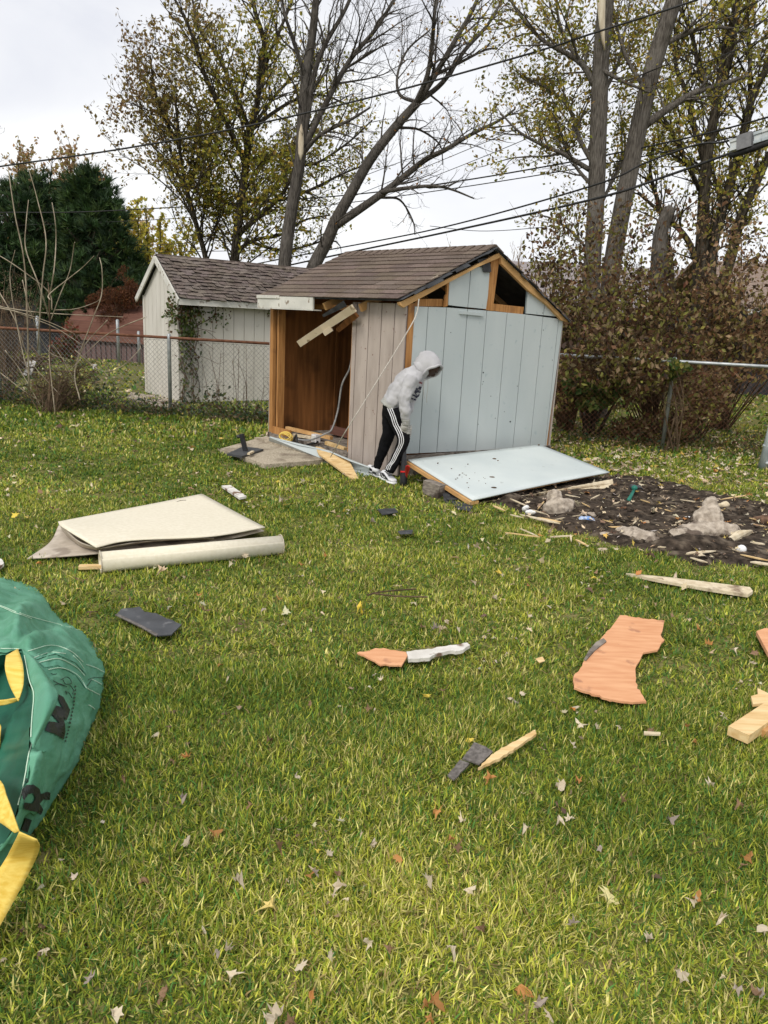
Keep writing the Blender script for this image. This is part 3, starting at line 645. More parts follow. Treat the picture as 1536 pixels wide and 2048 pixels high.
mb.build('corner_board', M['white'], wl)
mb = MB(); mb.box(WP(.30, -.02, 1.50), eL*.09, eR*.012, V3((0, 0, .13))); mb.build('vent', M['trim'], wl)
rfw = MB(); OH = .08; OV = .20
ea = WP(-OV, -OH, WH-.06); ra_ = WP(mids, -OH, RG); eb = WP(GW+OV, -OH, WH-.06); Lw = WL+OH+.2
v1 = (ra_-ea); H1 = v1.length; v1.normalize(); n1 = eR.cross(v1); n1 = n1 if n1.z > 0 else -n1
v3 = (ra_-eb); H3 = v3.length; v3.normalize(); n3_ = eR.cross(v3); n3_ = n3_ if n3_.z > 0 else -n3_
rfw.prism([ea, ea+eR*Lw, ra_+eR*Lw, ra_], n1*.03); rfw.prism([eb, eb+eR*Lw, ra_+eR*Lw, ra_], n3_*.03)
rw = rfw.build('roof', M['tarpaper'], ws)
mb = MB(); shingles(mb, ea+n1*.03-v1*.02, eR, v1, n1, Lw, H1+.04, 13, .14, .03, .03, 8, .012, .006); shingles(mb, eb+n3_*.03-v3*.02, eR, v3, n3_, Lw, H3+.03, 11, .14, .02, .02, 9)
mb.build('shingles', M['shingle2'], rw, colored=True)
mb = MB()
for (a, b, h) in ((ea, ra_, n1), (eb, ra_, n3_)): mb.bar(a-eR*.012-V3((0, 0, .03)), b-eR*.012-V3((0, 0, .025)), .024, .10)
mb.bar(ea-V3((0, 0, .03)), ea+eR*Lw-V3((0, 0, .03)), .024, .10)
mb.build('fascia', M['trim'], ws)
# climbing vine on its corner
vine = thing('climbing_vine', 'green brown vine climbing the corner of the cream shed', 'vine', WP(-.05, .1, 0))
mb = MB()
for k in range(7):
    x = random.uniform(.0, .25); pts = [WP(-.04, x+random.uniform(-.06, .1)+(.25*z if k == 3 and z > 1.3 else 0), z) for z in np.linspace(0, 1.72, 9)]; mb.tube(catmull(pts, 3), .008, 5)
for k in range(9):
    a = WP(-.05, random.uniform(0, .3), random.uniform(.8, 1.7)); b = a + eR*random.uniform(-.4, .7) + V3((0, -.05, random.uniform(-.2, .15))); mb.tube(catmull([a, (a+b)/2+V3((0, -.03, .05)), b], 4), .005, 4)
mb.build('stem', M['browntwig'], vine)
Cn = []; 
for k in range(650):
    z = random.betavariate(2.2, 1.2)*1.8; x = random.gauss(.12, .09+.05*(z > 1.3)); Cn.append(tuple(WP(-.05-random.uniform(0, .12), x, z)))
for k in range(160): Cn.append(tuple(WP(-.06-random.uniform(0, .1), random.uniform(-.2, .9), random.gauss(1.5, .1))))
for k in range(120): Cn.append(tuple(WP(.1+random.gauss(0, .12), -.06-random.uniform(0, .1), random.gauss(1.55, .13))))
for k in range(160): Cn.append(tuple(WP(-.06-random.uniform(0, .1), random.uniform(1.6, 2.5), random.gauss(1.66, .07))))
leaf_mesh('foliage', Cn, rng.uniform(.04, .08, len(Cn)), pal(len(Cn), [(.06, .09, .025), (.11, .15, .04), (.12, .07, .035), (.22, .24, .07)], (4, 3, 3, 1)), M['leaf'], vine, slim=.75, droop=.6)
mb = MB(); mb.prism([G(*p) for p in [(253, 800), (262, 788), (345, 800), (357, 812), (340, 822), (300, 814)]], (0, 0, .04)); tag(mb.build('concrete_footing', M['rock']), "pale concrete footing below the cream shed's end wall", 'footing')

# ---------------------------------------------------------------- red brown shed, far houses
rs = thing('storage_shed', 'low red brown wooden shed with a banded roof at the far left', 'shed', G(290, 726))
yb = 21.5; L0 = at(132, 720, yb+2.6); zt = 1.38
L1 = V3((-5.6, yb, 0)); L0 = V3((-9.9, yb+1.7, 0)); dv = (L1-L0).normalized(); pv = V3((-dv.y, dv.x, 0))
mb = MB(); mb.prism([L0+V3((0, 0, .0)), L1, L1+V3((0, 0, .62)), L0+V3((0, 0, .62))], pv*2); rsw = mb.build('wall', M['dullshed'], rs)
mb = MB(); prof = [(-.12, .55), (-.06, .80), (.05, .80), (.10, 1.08), (.25, 1.09), (.45, 1.36), (1.1, 1.62), (2.1, 1.3), (2.1, .55)]
mb.prism([L0-dv*.1+pv*a+V3((0, 0, b)) for a, b in prof], dv*((L1-L0).length+.3)); mb.build('roof', M['redshed'], rs)
mb = MB()
for i in range(22): mb.bar(L0+dv*(i*.19)-pv*.01+V3((0, 0, .02)), L0+dv*(i*.19)-pv*.01+V3((0, 0, .56)), .015, .012, up=pv)
mb.build('batten', M['dark'], rsw)
mb = MB(); mb.box(V3((-12.0, 25.5, .62)), (2.0, 0, 0), (0, 1.2, 0), (0, 0, .62)); dk = mb.build('wall', M['dark'], None)
dkt = thing('dark_shed', 'dark low outbuilding left of the red brown shed', 'shed', (-11.3, 24.5, 0)); dk.parent = dkt; dk.location = dk.location - dkt.location
mb = MB(); mb.prism([V3((-14.3, 24.1, 1.25)), V3((-9.7, 24.1, 1.25)), V3((-9.7, 25.5, 1.6)), V3((-14.3, 25.5, 1.6))], (0, 0, .06)); mb.prism([V3((-14.3, 26.9, 1.25)), V3((-9.7, 26.9, 1.25)), V3((-9.7, 25.5, 1.6)), V3((-14.3, 25.5, 1.6))], (0, 0, .06)); mb.build('roof', M['cable'], dkt)
def house(name, label, x0, x1, y0, y1, hw, hr, mr, wins):
    t = thing(name, label, 'house', ((x0+x1)/2, y0, 0))
    mb = MB(); mb.box(V3(((x0+x1)/2, (y0+y1)/2, hw/2)), ((x1-x0)/2, 0, 0), (0, (y1-y0)/2, 0), (0, 0, hw/2)); mb.build('wall', M['dark'], t)
    mb = MB(); ym = (y0+y1)/2; o = .5
    for a, b in ((y0-o, ym), (y1+o, ym)): mb.prism([V3((x0-o, a, hw-.05)), V3((x1+o, a, hw-.05)), V3((x1+o, b, hr)), V3((x0-o, b, hr))], (0, 0, .1))
    mb.build('roof', mr, t)
    mb = MB(); mb.bar(V3((x0-o, y0-o, hw-.06)), V3((x1+o, y0-o, hw-.06)), .08, .16); mb.build('gutter', M['ladder'], t)
    for (wx, wz) in wins:
        mb = MB(); mb.box(V3((wx, y0-.03, wz)), (.6, 0, 0), (0, .03, 0), (0, 0, .45)); wn = mb.build('window', M['guard'], t)
        mb = MB(); mb.box(V3((wx, y0-.07, wz)), (.5, 0, 0), (0, .015, 0), (0, 0, .38)); mb.build('pane', M['black'], wn)
house('house', 'single storey house with brown roof behind the brown hedge', 10.2, 20, 22, 30, 2.35, 3.9, M['houseroof'], [(12.5, 1.5), (16, 1.5)])
house('house', 'distant house with grey roof seen between the shed gable and the brown shrubs', 5.2, 12.8, 30, 38, 2.3, 4.2, M['greyroof'], [(8, 1.5)])

# ---------------------------------------------------------------- fences
def chainlink(name, label, a, b, H_, posts, railmat, postmat, cell=.058, railr=.021, wr=.0021, wm='wire'):
    a, b = V3(a), V3(b); t = thing(name, label, 'fence', (a+b)/2); Ln = (b-a).length; d = (b-a).normalized()
    mb = MB(); mb.tube([a+V3((0, 0, H_)), b+V3((0, 0, H_))], railr, 10); mb.build('top_rail', railmat, t, True)
    for f in posts:
        p = a+d*(f*Ln); mb = MB(); mb.tube([p, p+V3((0, 0, H_-.01)), p+V3((0, 0, H_+.045)), p+V3((0, 0, H_+.06))], [.028, .028, .028, .012], 10); mb.build('post', postmat, t, True)
    mb = MB(); nn_ = V3((d.y, -d.x, 0))*.003; h = H_-.06
    k = -h
    while k < Ln:
        for s in (1, -1):
            x0, z0, x1, z1 = (k, .03, k+h, .03+h) if s > 0 else (k+h, .03, k, .03+h)
            pts = sorted([(x0, z0), (x1, z1)])
            (xa, za), (xb, zb) = pts; ca, cb = max(xa, 0), min(xb, Ln)
            if cb-ca > .02:
                f = lambda x: za+(zb-za)*(x-xa)/(xb-xa)
                mb.tube([a+d*ca+V3((0, 0, f(ca)))+nn_*s, a+d*cb+V3((0, 0, f(cb)))+nn_*s], wr, 3, cap=False)
        k += cell*1.25
    for z in (.03, H_-.04): mb.tube([a+V3((0, 0, z)), b+V3((0, 0, z))], .002, 3)
    mb.build('wire_mesh', M[wm], t); return t
fa_ = G(350, 830); zt_ = 1.17
fx = (at(0, 665, 12.0), at(545, 690, 11.2)); FA = V3((-9.5, 12.45, 0)); FB = V3((-1.2, 11.1, 0))
chainlink('chain_link_fence', 'chain link fence with rusty top rail before the cream shed', FA, FB, zt_, [.05, .40, .742, .98], M['rust'], M['steel'])
chainlink('chain_link_fence', 'chain link fence with pale top rail running through the brown shrubs', V3((2.35, 10.75, 0)), V3((8.5, 10.05, 0)), 1.24, [.25, .73], M['steel'], M['steel'], railr=.024, wr=.0013, wm='rust')
for i, (px, py, h, y) in enumerate([(80, 728, 1.2, 20.5), (238, 730, 1.2, 20.0), (279, 729, .9, 20.2)]):
    p = G(px, py); mb = MB(); mb.tube([p, p+V3((0, 0, h)), p+V3((0, 0, h+.03))], [.045, .045, .02], 8)
    tag(mb.build('fence_post', M['steel'], None, True), ['pale metal post standing left of the red brown shed', 'pale metal post in front of the red brown shed', 'short pale post beside the cream shed before the red brown shed'][i], 'post')
# utility pole just at the right edge, with its cable guards
up = thing('utility_pole', 'wooden utility pole at the right edge with grey cable guards strapped to its foot', 'pole', G(1544, 937))
pb = G(1544, 937); pt = pb + V3((.50, .05, 7.5))
mb = MB(); mb.tube([pb+(pt-pb)*f for f in (0, .3, .7, 1)], [.135, .13, .12, .11], 18); mb.build('shaft', M['pole'], up, True)
mb = MB()
for (dx, w0, h_) in ((-.155, .05, 1.15), (-.10, .035, 1.9)):
    mb.tube([pb+V3((dx-.02, -.10, 0)), pb+V3((dx+.015, -.10, .5*h_)), pb+V3((dx+.06, -.10, h_))], [w0*1.1, w0, w0*.9], 10)
mb.build('cable_guard', M['guard'], up, True)
mb = MB()
for z in (.09, .30): mb.tube(catmull([pb+V3((-.21, -.09, z)), pb+V3((-.10, -.18, z)), pb+V3((.02, -.18, z)), pb+V3((.14, -.10, z+.01)), pb+V3((.15, .05, z))], 4), .022, 6)
mb.build('strap', M['guard'], up, True)
mb = MB(); mb.tube(catmull([pb+V3((-.13, -.17, .36)), pb+V3((-.17, -.17, .5)), pb+V3((-.12, -.17, .8)), pb+V3((-.09, -.16, 1.1)), pb+V3((.02, -.14, 1.6))], 6), .007, 5); mb.build('ground_wire', M['cable'], up)
# overhead lines and the far pole
fpole = thing('utility_pole', 'distant grey utility pole with crossarm between the pine and the yellow tree', 'pole', at(236, 600, 34))
mb = MB(); a = at(236, 600, 34); a.z = 0; b = at(238, 455, 34); mb.tube([a, b], [.16, .12], 10); mb.build('shaft', M['guard'], fpole, True)
mb = MB(); mb.bar(at(218, 458, 34), at(283, 466, 34), .12, .13); mb.bar(at(243, 478, 34), at(262, 464, 34), .08, .08); mb.build('crossarm', M['greywood'], fpole)
mb = MB(); p = at(240, 486, 33.8); mb.tube([p, p+V3((0, 0, -.6))], .22, 12); mb.build('transformer', M['guard'], fpole, True)
WIRES = [([(-60, 345, 16), (0, 333, 16), (230, 300, 15.5), (480, 255, 15), (760, 190, 14.5), (1050, 110, 14), (1200, 62, 13.5), (1420, -10, 13), (1600, -90, 12)], .020, 'uppermost thick power line crossing the leafy tree and the bare crowns'),
 ([(-60, 430, 24), (0, 425, 24), (190, 423, 22), (600, 398, 19), (850, 372, 17), (1130, 326, 15), (1400, 270, 13), (1640, 205, 11)], .017, 'thin power line passing just above the crossing tree forks'),
 ([(-60, 455, 26), (0, 452, 26), (300, 440, 23), (600, 416, 20), (850, 385, 18), (1150, 338, 15), (1420, 285, 13), (1640, 230, 11)], .013, 'fainter power line just below the one above the pines'),
 ([(490, 532, 22), (640, 503, 19), (880, 456, 16), (1180, 373, 12.5), (1290, 326, 12), (1390, 290, 11.6), (1440, 285, 11.5), (1470, 278, 11.3)], .018, 'upper of two cables sagging to the grey splice case'),
 ([(500, 548, 22), (640, 517, 19), (880, 467, 16), (1180, 400, 12.5), (1330, 353, 12), (1480, 300, 11.5), (1536, 287, 11.2), (1680, 245, 10.6)], .024, 'thickest black cable sagging low over the shed roof'),
 ([(560, 420, 24), (720, 355, 21), (900, 285, 19), (1100, 192, 16), (1400, 60, 14), (1600, -40, 12)], .010, 'thin wire slanting steeply behind the two big trunks, highest of three'),
 ([(640, 420, 24), (800, 355, 21), (1000, 272, 18), (1190, 190, 15), (1400, 100, 13), (1620, 0, 12)], .010, 'thin wire slanting steeply behind the two big trunks, middle of three'),
 ([(700, 420, 24), (850, 360, 21), (1000, 300, 18), (1200, 215, 15), (1400, 130, 13), (1620, 40, 12)], .010, 'thin wire slanting steeply behind the two big trunks, lowest of three'),
 ([(-60, 498, 28), (0, 497, 28), (200, 493, 28), (360, 487, 28), (560, 470, 28)], .014, 'faint wire over the dark pines near the far crossarm'),
 ([(-60, 506, 28), (0, 505, 28), (200, 505, 28), (330, 504, 28), (560, 500, 28)], .014, 'lowest faint wire over the dark pines'),
 ([(860, 452, 26), (960, 462, 24), (1080, 455, 22), (1200, 440, 20), (1350, 400, 17)], .012, 'slack thin wire drooping above the shed peak')]
for pts, r, lab in WIRES:
    mb = MB(); mb.tube(catmull([at(x, y, d) for x, y, d in pts], 8), r*.78, 6)
    tag(mb.build('power_line', M['cable'], None, True), lab, 'power line')
sc = thing('splice_case', 'grey ribbed cable splice case hanging at the upper right', 'cable case', at(1500, 285, 11.2))
a = at(1463, 292, 11.35); b = at(1540, 268, 10.95); d = (b-a).normalized(); u = V3((0, 0, 1)); sdv = d.cross(u).normalized(); u = sdv.cross(d)
mb = MB(); mb.box(a+d*.20, d*.10, sdv*.06, u*.095); mb.build('body', M['casegrey'], sc)
mb = MB()
for f in (.03, .36, .46):
    mb = MB(); mb.box(a+d*(f+.02), d*.055, sdv*.035, u*.075); mb.box(a+d*(f+.02)+u*.055, d*.055, sdv*.05, u*.018); mb.box(a+d*(f+.02)-u*.055, d*.055, sdv*.05, u*.018); mb.build('clamp', M['guard'], sc)
mb = MB(); mb.tube([a-d*.02-u*.13, a+d*.3-u*.12, a+d*.75-u*.08], [.03, .045, .04], 8); mb.build('cable_bundle', M['cable'], sc, True)
# ---------------------------------------------------------------- trees
def rv(): return V3((random.gauss(0, 1), random.gauss(0, 1), random.gauss(0, 1)))
class Tree:
    def __init__(s, levels, leafp, up=.25, sides=(7, 5, 4, 3), wob=.12, minr=.004, spread=(.45, 1.0), lenf=.55, gaps=(1, 1, 1, 1)):
        s.mb = MB(); s.leaf = []; s.levels = levels; s.leafp = leafp; s.up = up; s.sides = sides; s.wob = wob; s.minr = minr; s.spread = spread; s.lenf = lenf; s.gaps = gaps; s.LB = 1.0; s.RF = .85
    def limb(s, pts, rads, lvl=0, dens=1.0, start=.15, L=None, n=None):
        P = catmull(pts, 5); R = np.interp(np.linspace(0, 1, len(P)), np.linspace(0, 1, len(rads)), rads)
        s.mb.tube(P, list(R), n or 10); s.kids([V3(p) for p in P], R, lvl, dens, start, L)
    def kids(s, P, R, lvl, dens, start, L=None):
        if lvl >= s.levels: return
        seg = [(P[i+1]-P[i]).length for i in range(len(P)-1)]; tot = sum(seg)
        if L is None: L = tot*s.lenf
        if lvl == 0: L *= s.LB
        n = max(1, int(dens*s.gaps[min(lvl, 3)]*tot/(.20, .17, .14, .12)[min(lvl, 3)]))
        for k in range(n):
            f = start + (1-start)*((k+random.random())/n)
            d = f*tot; i = 0
            while i < len(seg)-1 and d > seg[i]: d -= seg[i]; i += 1
            p = P[i].lerp(P[i+1], min(1, d/max(seg[i], 1e-6))); t = (P[i+1]-P[i]).normalized()
            r = R[i]*random.uniform(.35, .6); r = min(r, (.024, .011, .006, .004)[min(lvl, 3)])
            o = rv().cross(t).normalized(); a = random.uniform(*s.spread)
            dr = (t*math.cos(a) + o*math.sin(a)); dr = (dr + V3((0, 0, s.up))).normalized()
            s.grow(p, dr, L*(1-.55*f)*random.uniform(.6, 1.25), max(r, s.minr), lvl+1, dens)
    def grow(s, p, dr, L, r, lvl, dens):
        k = 5 if lvl < 3 else 4; P = [p]; w = rv()*s.wob
        for i in range(k):
            dr = (dr + w*.6 + rv()*s.wob + V3((0, 0, s.up*.25))).normalized(); P.append(P[-1]+dr*(L/k))
        R = [max(s.minr*.7, r*(1-.85*i/k)) for i in range(k+1)]
        s.mb.tube(P, R, s.sides[min(lvl, 3)], cap=False)
        if lvl >= s.levels-1:
            for _ in range(int(s.leafp*(1 if lvl >= s.levels else .5)*L + random.random())):
                f = random.random()**.7*k; i = min(int(f), k-1); s.leaf.append(tuple(P[i].lerp(P[i+1], f-i) + rv()*.05))
        s.kids(P, R, lvl, dens, .12, L*s.lenf*1.0)
    def finish(s, name, label, cat, loc, bark, size, cols, wts, jit=.3, zcol=None, slim=.6, group=None, keep=None):
        t = thing(name, label, cat, loc, group); s.mb.build('trunk', bark, t, True)
        if s.leaf:
            C = np.array(s.leaf)
            if keep is not None: C = C[keep(C)]
            col = pal(len(C), cols, wts, jit)
            if zcol is not None:
                f = np.clip(zcol(C), 0, 1)[:, None]; col = col*(1-f) + pal(len(C), [(.24, .15, .07), (.32, .21, .10), (.15, .09, .045)], (1, 1, 1))*f
            leaf_mesh('crown', C, rng.uniform(size*.7, size*1.3, len(C)), col, M['leaf'], t, slim=slim, droop=.3)
        print(name, 'leaves', len(s.leaf), 'wood', len(s.mb.F)); return t
def PL(pts, y):                                        # limb traced as (px, py, dy)
    return [at(p[0], p[1], y + (p[2] if len(p) > 2 else 0)) for p in pts]
def k_(y): return y/CF                                  # metres per pixel at distance y
OL = [(.34, .30, .05), (.24, .25, .04), (.42, .34, .05), (.15, .16, .03), (.52, .36, .06), (.24, .16, .05)]
# leafy multi stemmed tree
y = 20; T = Tree(3, 13, up=.17, lenf=.52, wob=.15, gaps=(1.0, .85, .8, 1)); T.LB = 1.10; T.RF = .70; kk = k_(y)
def addl(T, pts, r0, r1, dens=1, start=.1, L=None, y=y, lvl=0): T.limb(PL(pts, y), [r0*k_(y)*T.RF, r1*k_(y)*T.RF], lvl, dens, start, L)
addl(T, [(452, 760), (462, 640), (469, 525), (480, 420), (492, 330), (500, 262), (515, 205), (518, 150)], 15, 6, .9, .30)
addl(T, [(430, 740), (420, 600), (412, 520), (390, 440, -.3), (374, 380, -.5), (362, 320, -.6), (358, 270, -.8), (350, 200, -1)], 9, 2.5, 1, .38)
addl(T, [(518, 150), (530, 90), (512, 30), (500, -40)], 8, 4, .9, 0, 1.9)
addl(T, [(515, 200), (535, 120, .3), (560, 60, .4), (585, 0, .5)], 6, 3, .8, .1, 1.6)
addl(T, [(500, 262), (470, 190, .5), (440, 120, .7), (400, 60, .8), (385, 0, 1)], 7, 3, 1, .1, 2.0)
addl(T, [(492, 330), (450, 240, -.6), (410, 150, -1), (380, 60, -1.3), (340, -20, -1.5)], 7, 2.5, 1.1, .15, 2.0)
addl(T, [(374, 385), (388, 345, .5), (400, 290, .8), (395, 220, 1), (370, 150, 1)], 6, 2, 1.1, .1, 1.7)
addl(T, [(362, 300), (335, 250, -.4), (310, 180, -.8), (300, 110, -1)], 5, 2, 1.2, .1, 1.6)
addl(T, [(358, 270), (320, 215, .3), (290, 175, .5)], 4, 1.5, 1.1, .1, 1.3)
addl(T, [(372, 370), (330, 320, .4), (300, 285, .6), (285, 260, .7)], 4, 1.5, 1, .2, 1.2)
addl(T, [(475, 470), (520, 430, -.5), (570, 380, -.8), (600, 300, -1)], 8, 3, 1.1, .1, 1.7)
addl(T, [(476, 500), (510, 480, .8), (560, 470, 1.2), (610, 440, 1.5), (660, 430, 1.8)], 6, 2, 1, .2, 1.3)
addl(T, [(500, 262), (540, 230, .8), (590, 200, 1.2), (640, 190, 1.6), (700, 210, 2)], 6, 2, 1.0, .2, 1.7)
addl(T, [(495, 320), (560, 310, 1), (620, 330, 1.4), (690, 290, 1.8), (745, 240, 2)], 6, 2, 1.1, .2, 1.6)
addl(T, [(500, 400), (560, 400, .8), (620, 380, 1.4), (680, 350, 1.9), (730, 330, 2.1)], 6, 2, 1.3, .3, 1.5)
addl(T, [(490, 480), (560, 500, .8), (620, 490, 1.2), (670, 470, 1.6)], 5, 2, 1.2, .3, 1.1)
addl(T, [(500, 262), (560, 180, 1), (620, 130, 1.6), (660, 120, 1.9)], 5, 2, 1.1, .3, 1.4)
addl(T, [(480, 420), (430, 390, .5), (400, 350, .8)], 5, 2, 1, .2, 1.3)
T.finish('leafy_tree', 'tall many stemmed tree with olive and yellow leaves behind the cream shed', 'tree', at(455, 700, 20)*1, M['darkbark'], .098, [(.36, .32, .045), (.26, .27, .04), (.44, .36, .05), (.17, .18, .035), (.58, .40, .07), (.26, .17, .05)], (4, 4, 2.5, 2, 1, 1), keep=lambda C: (fnoise(C[:, 0], C[:, 2], 2.6, 31)*.30+rng.random(len(C))) > .12, zcol=lambda C: (.55-(C[:, 0]+5.0)*.45+(C[:, 2]-5.5)*.14)*(.5+.5*rng.random(len(C))) - .15)
# bare tree with straight grey trunk
y = 17; T = Tree(3, 0, up=.20, lenf=.58, wob=.16, minr=.0030, spread=(.35, 1.1), gaps=(1.3, 1.25, 1.3, 1))
addl(T, [(560, 740), (565, 600), (572, 500), (585, 410), (600, 320), (604, 240), (612, 150), (625, 70), (632, 0), (640, -60)], 16.5, 6, .35, .5, 2.0, y)
addl(T, [(600, 330), (614, 240), (628, 150), (650, 90), (690, 20), (715, -40)], 7, 3, .8, .25, 2.0, y)
addl(T, [(606, 300), (650, 210), (700, 120), (750, 60), (800, -20)], 7, 3, .9, .25, 1.9, y)
addl(T, [(640, 230), (680, 150, .4), (720, 120, .6), (775, 85, .8)], 4, 1.5, .9, .2, 1.4, y)
addl(T, [(604, 310), (640, 270, -.3), (700, 240, -.5), (740, 215, -.7)], 5, 2, .8, .2, 1.3, y)
addl(T, [(612, 160), (590, 90, -.3), (570, 30, -.5), (560, -30)], 5, 2, .8, .2, 1.5, y)
t = T.finish('bare_tree', 'straight grey barked bare tree with a pale scar, left of the leaning one', 'tree', at(560, 700, 17), M['bark'], .08, OL, (1,)*6)
mb = MB(); c = at(602, 285, 16.74); mb.loft([(c+V3((0, 0, z)), V3((r, 0, 0)), V3((0, .03, 0))) for z, r in ((-.33, .01), (-.2, .055), (0, .06), (.2, .045), (.34, .006))], 10); mb.build('scar', M['barewood'], t, True)
# leaning bare tree
T = Tree(3, .9, up=.17, lenf=.58, wob=.17, minr=.0030, spread=(.35, 1.1), gaps=(1.4, 1.3, 1.3, 1))
addl(T, [(605, 740), (615, 600), (625, 540), (655, 480), (672, 440), (700, 390), (740, 320), (790, 255), (835, 205)], 17, 8.5, .3, .4, 1.5, y)
addl(T, [(835, 205), (870, 150), (905, 90), (945, 20), (970, -40)], 7, 3, .6, .1, 1.9, y)
addl(T, [(835, 205), (885, 165, .3), (930, 100, .5), (975, 50, .7), (1010, -10, .9)], 6, 2.5, .6, .1, 1.8, y)
addl(T, [(830, 210), (855, 150, -.3), (865, 80, -.5), (870, 20, -.7), (885, -40)], 6, 2.5, .6, .1, 1.8, y)
addl(T, [(870, 150), (920, 125, .5), (970, 100, .8), (995, 97, 1)], 4, 1.5, .8, .2, 1.1, y)
addl(T, [(672, 450), (710, 425), (760, 390), (800, 360), (850, 320), (890, 300), (940, 270), (1000, 240), (1030, 218)], 10, 2, .9, .2, 1.4, y)
addl(T, [(760, 385), (800, 378, -.4), (860, 372, -.6), (900, 378, -.7), (948, 397, -.8)], 5, 1.5, .7, .3, .9, y)
addl(T, [(765, 395), (800, 400, .3), (825, 440, .5), (830, 470, .6)], 3, 1, .8, .2, .9, y)
addl(T, [(800, 255), (840, 260, .4), (880, 290, .6), (885, 330, .6)], 3, 1, .8, .2, .9, y)
addl(T, [(835, 205), (800, 190, .2), (795, 150, .3), (815, 100, .4), (860, 60, .4)], 4, 1.5, .9, .2, 1.4, y)
T.finish('bare_tree', 'bare tree leaning far right over the shed roof', 'tree', at(605, 700, 17), M['bark'], .07, [(.45, .25, .06), (.30, .26, .05), (.3, .14, .05)], (2, 1, 1))
# two big trunks on the right
y = 14
T = Tree(3, 19, up=.12, lenf=.55, wob=.13, minr=.0028, spread=(.4, 1.05), gaps=(1.5, 1.3, 1.2, 1)); T.LB = 1.25; T.RF = .95
addl(T, [(1175, 860), (1180, 700), (1183, 560), (1192, 400), (1197, 250), (1202, 120), (1212, 0), (1218, -60)], 18.5, 14.5, 0, .9, 1, y)
addl(T, [(1186, 480), (1180, 340), (1130, 310), (1085, 290), (1040, 265), (1000, 225)][1:], 5, 1.5, .9, .15, 1.1, y)
addl(T, [(1188, 170), (1165, 130), (1130, 105), (1085, 80), (1040, 30), (1010, -20)], 6, 2, .9, .1, 1.3, y)
addl(T, [(1188, 330, .2), (1160, 280, .5), (1140, 220, .7), (1100, 180, .9), (1040, 150, 1)], 5, 2, 1, .1, 1.2, y)
addl(T, [(1205, 140, -.1), (1240, 160, -.3), (1275, 175, -.4), (1310, 190, -.4)], 4, 1.5, .8, .2, .9, y)
addl(T, [(1195, 160, .3), (1150, 110, .8), (1120, 50, 1), (1110, -20, 1.2)], 5, 2, 1, .1, 1.3, y)
addl(T, [(1192, 430, .2), (1225, 360, .8), (1250, 300, 1.2), (1240, 220, 1.5)], 4, 1.5, 1, .2, 1.2, y)
addl(T, [(1192, 380, .2), (1150, 330, .8), (1120, 260, 1.2), (1100, 220, 1.4)], 4, 1.5, 1, .2, 1.1, y)
addl(T, [(1200, 200, .2), (1235, 130, .8), (1250, 60, 1.2), (1260, 0, 1.5)], 4, 1.5, 1, .2, 1.2, y)
addl(T, [(1190, 520, .2), (1150, 470, .6), (1110, 440, .8), (1080, 430, 1)], 3, 1.5, 1.1, .2, .9, y)
t = T.finish('big_tree', 'thick upright trunk with a pale stripped scar near the top, right of the shed', 'tree', at(1175, 850, 14), M['oldbark'], .072, OL, (4, 3, 3, 2, 1.5, 3))
mb = MB(); mb.loft([(at(px, py, 13.76)+V3((0, 0, 0)), V3((r, 0, 0)), V3((0, .04, 0))) for px, py, r in ((1199, -60, .08), (1202, 0, .075), (1204, 50, .05), (1207, 85, .025), (1209, 100, .004))], 10); mb.build('scar', M['barewood'], t, True)
T = Tree(3, 19, up=.12, lenf=.55, wob=.13, minr=.0028, spread=(.4, 1.05), gaps=(1.5, 1.3, 1.2, 1)); T.LB = 1.25; T.RF = .95
addl(T, [(1195, 860), (1205, 700), (1222, 550), (1240, 440), (1262, 330), (1285, 220), (1310, 120), (1345, 10), (1370, -60)], 19, 15, 0, .9, 1, y)
addl(T, [(1310, 100), (1345, 80), (1390, 60), (1440, 55), (1500, 65)], 6, 2, .8, .2, 1.1, y)
addl(T, [(1290, 250), (1340, 215), (1390, 185), (1440, 170), (1500, 150)], 8, 3, .8, .2, 1.0, y)
addl(T, [(1282, 165), (1255, 120, .3), (1235, 60, .5), (1225, 10, .6)], 4, 2, .9, .2, 1.0, y)
T.finish('big_tree', 'thick grey trunk leaning right, beside the upright one behind the shed', 'tree', at(1195, 850, 14), M['oldbark'], .072, OL, (4, 3, 3, 2, 1.5, 3))
# dark multi stemmed tree far right
y = 17
T = Tree(3, 14, up=.15, lenf=.52, wob=.14, minr=.0030, spread=(.4, 1.05), gaps=(1.25, 1.1, 1.1, 1)); T.LB = 1.2; T.RF = .74
addl(T, [(1405, 860), (1400, 700), (1398, 560), (1405, 470), (1412, 330), (1435, 200), (1450, 110), (1480, -20)], 22, 7, .8, .4, 1.7, y)
addl(T, [(1412, 700), (1425, 500), (1450, 400), (1480, 300), (1500, 210), (1530, 140), (1570, 60)], 15, 6, .9, .3, 1.6, y)
addl(T, [(1420, 640), (1460, 520), (1480, 440), (1510, 370), (1545, 300), (1590, 240)], 15, 8, .9, .3, 1.5, y)
addl(T, [(1400, 540), (1375, 480), (1340, 440), (1310, 415), (1275, 385)], 9, 3, .8, .3, 1.1, y)
addl(T, [(1345, 600), (1340, 520), (1330, 460), (1315, 400), (1300, 340), (1310, 270)], 9, 3, .9, .3, 1.2, y)
addl(T, [(1412, 330), (1390, 260, .5), (1370, 180, .8), (1350, 120, 1), (1360, 30, 1)], 9, 3, 1, .1, 1.6, y)
addl(T, [(1400, 380), (1360, 300, -.5), (1330, 240, -.8), (1290, 200, -1)], 6, 2, 1, .1, 1.4, y)
addl(T, [(1435, 220), (1400, 140, .6), (1380, 60, .8), (1340, -20, 1)], 8, 3, 1, .1, 1.7, y)
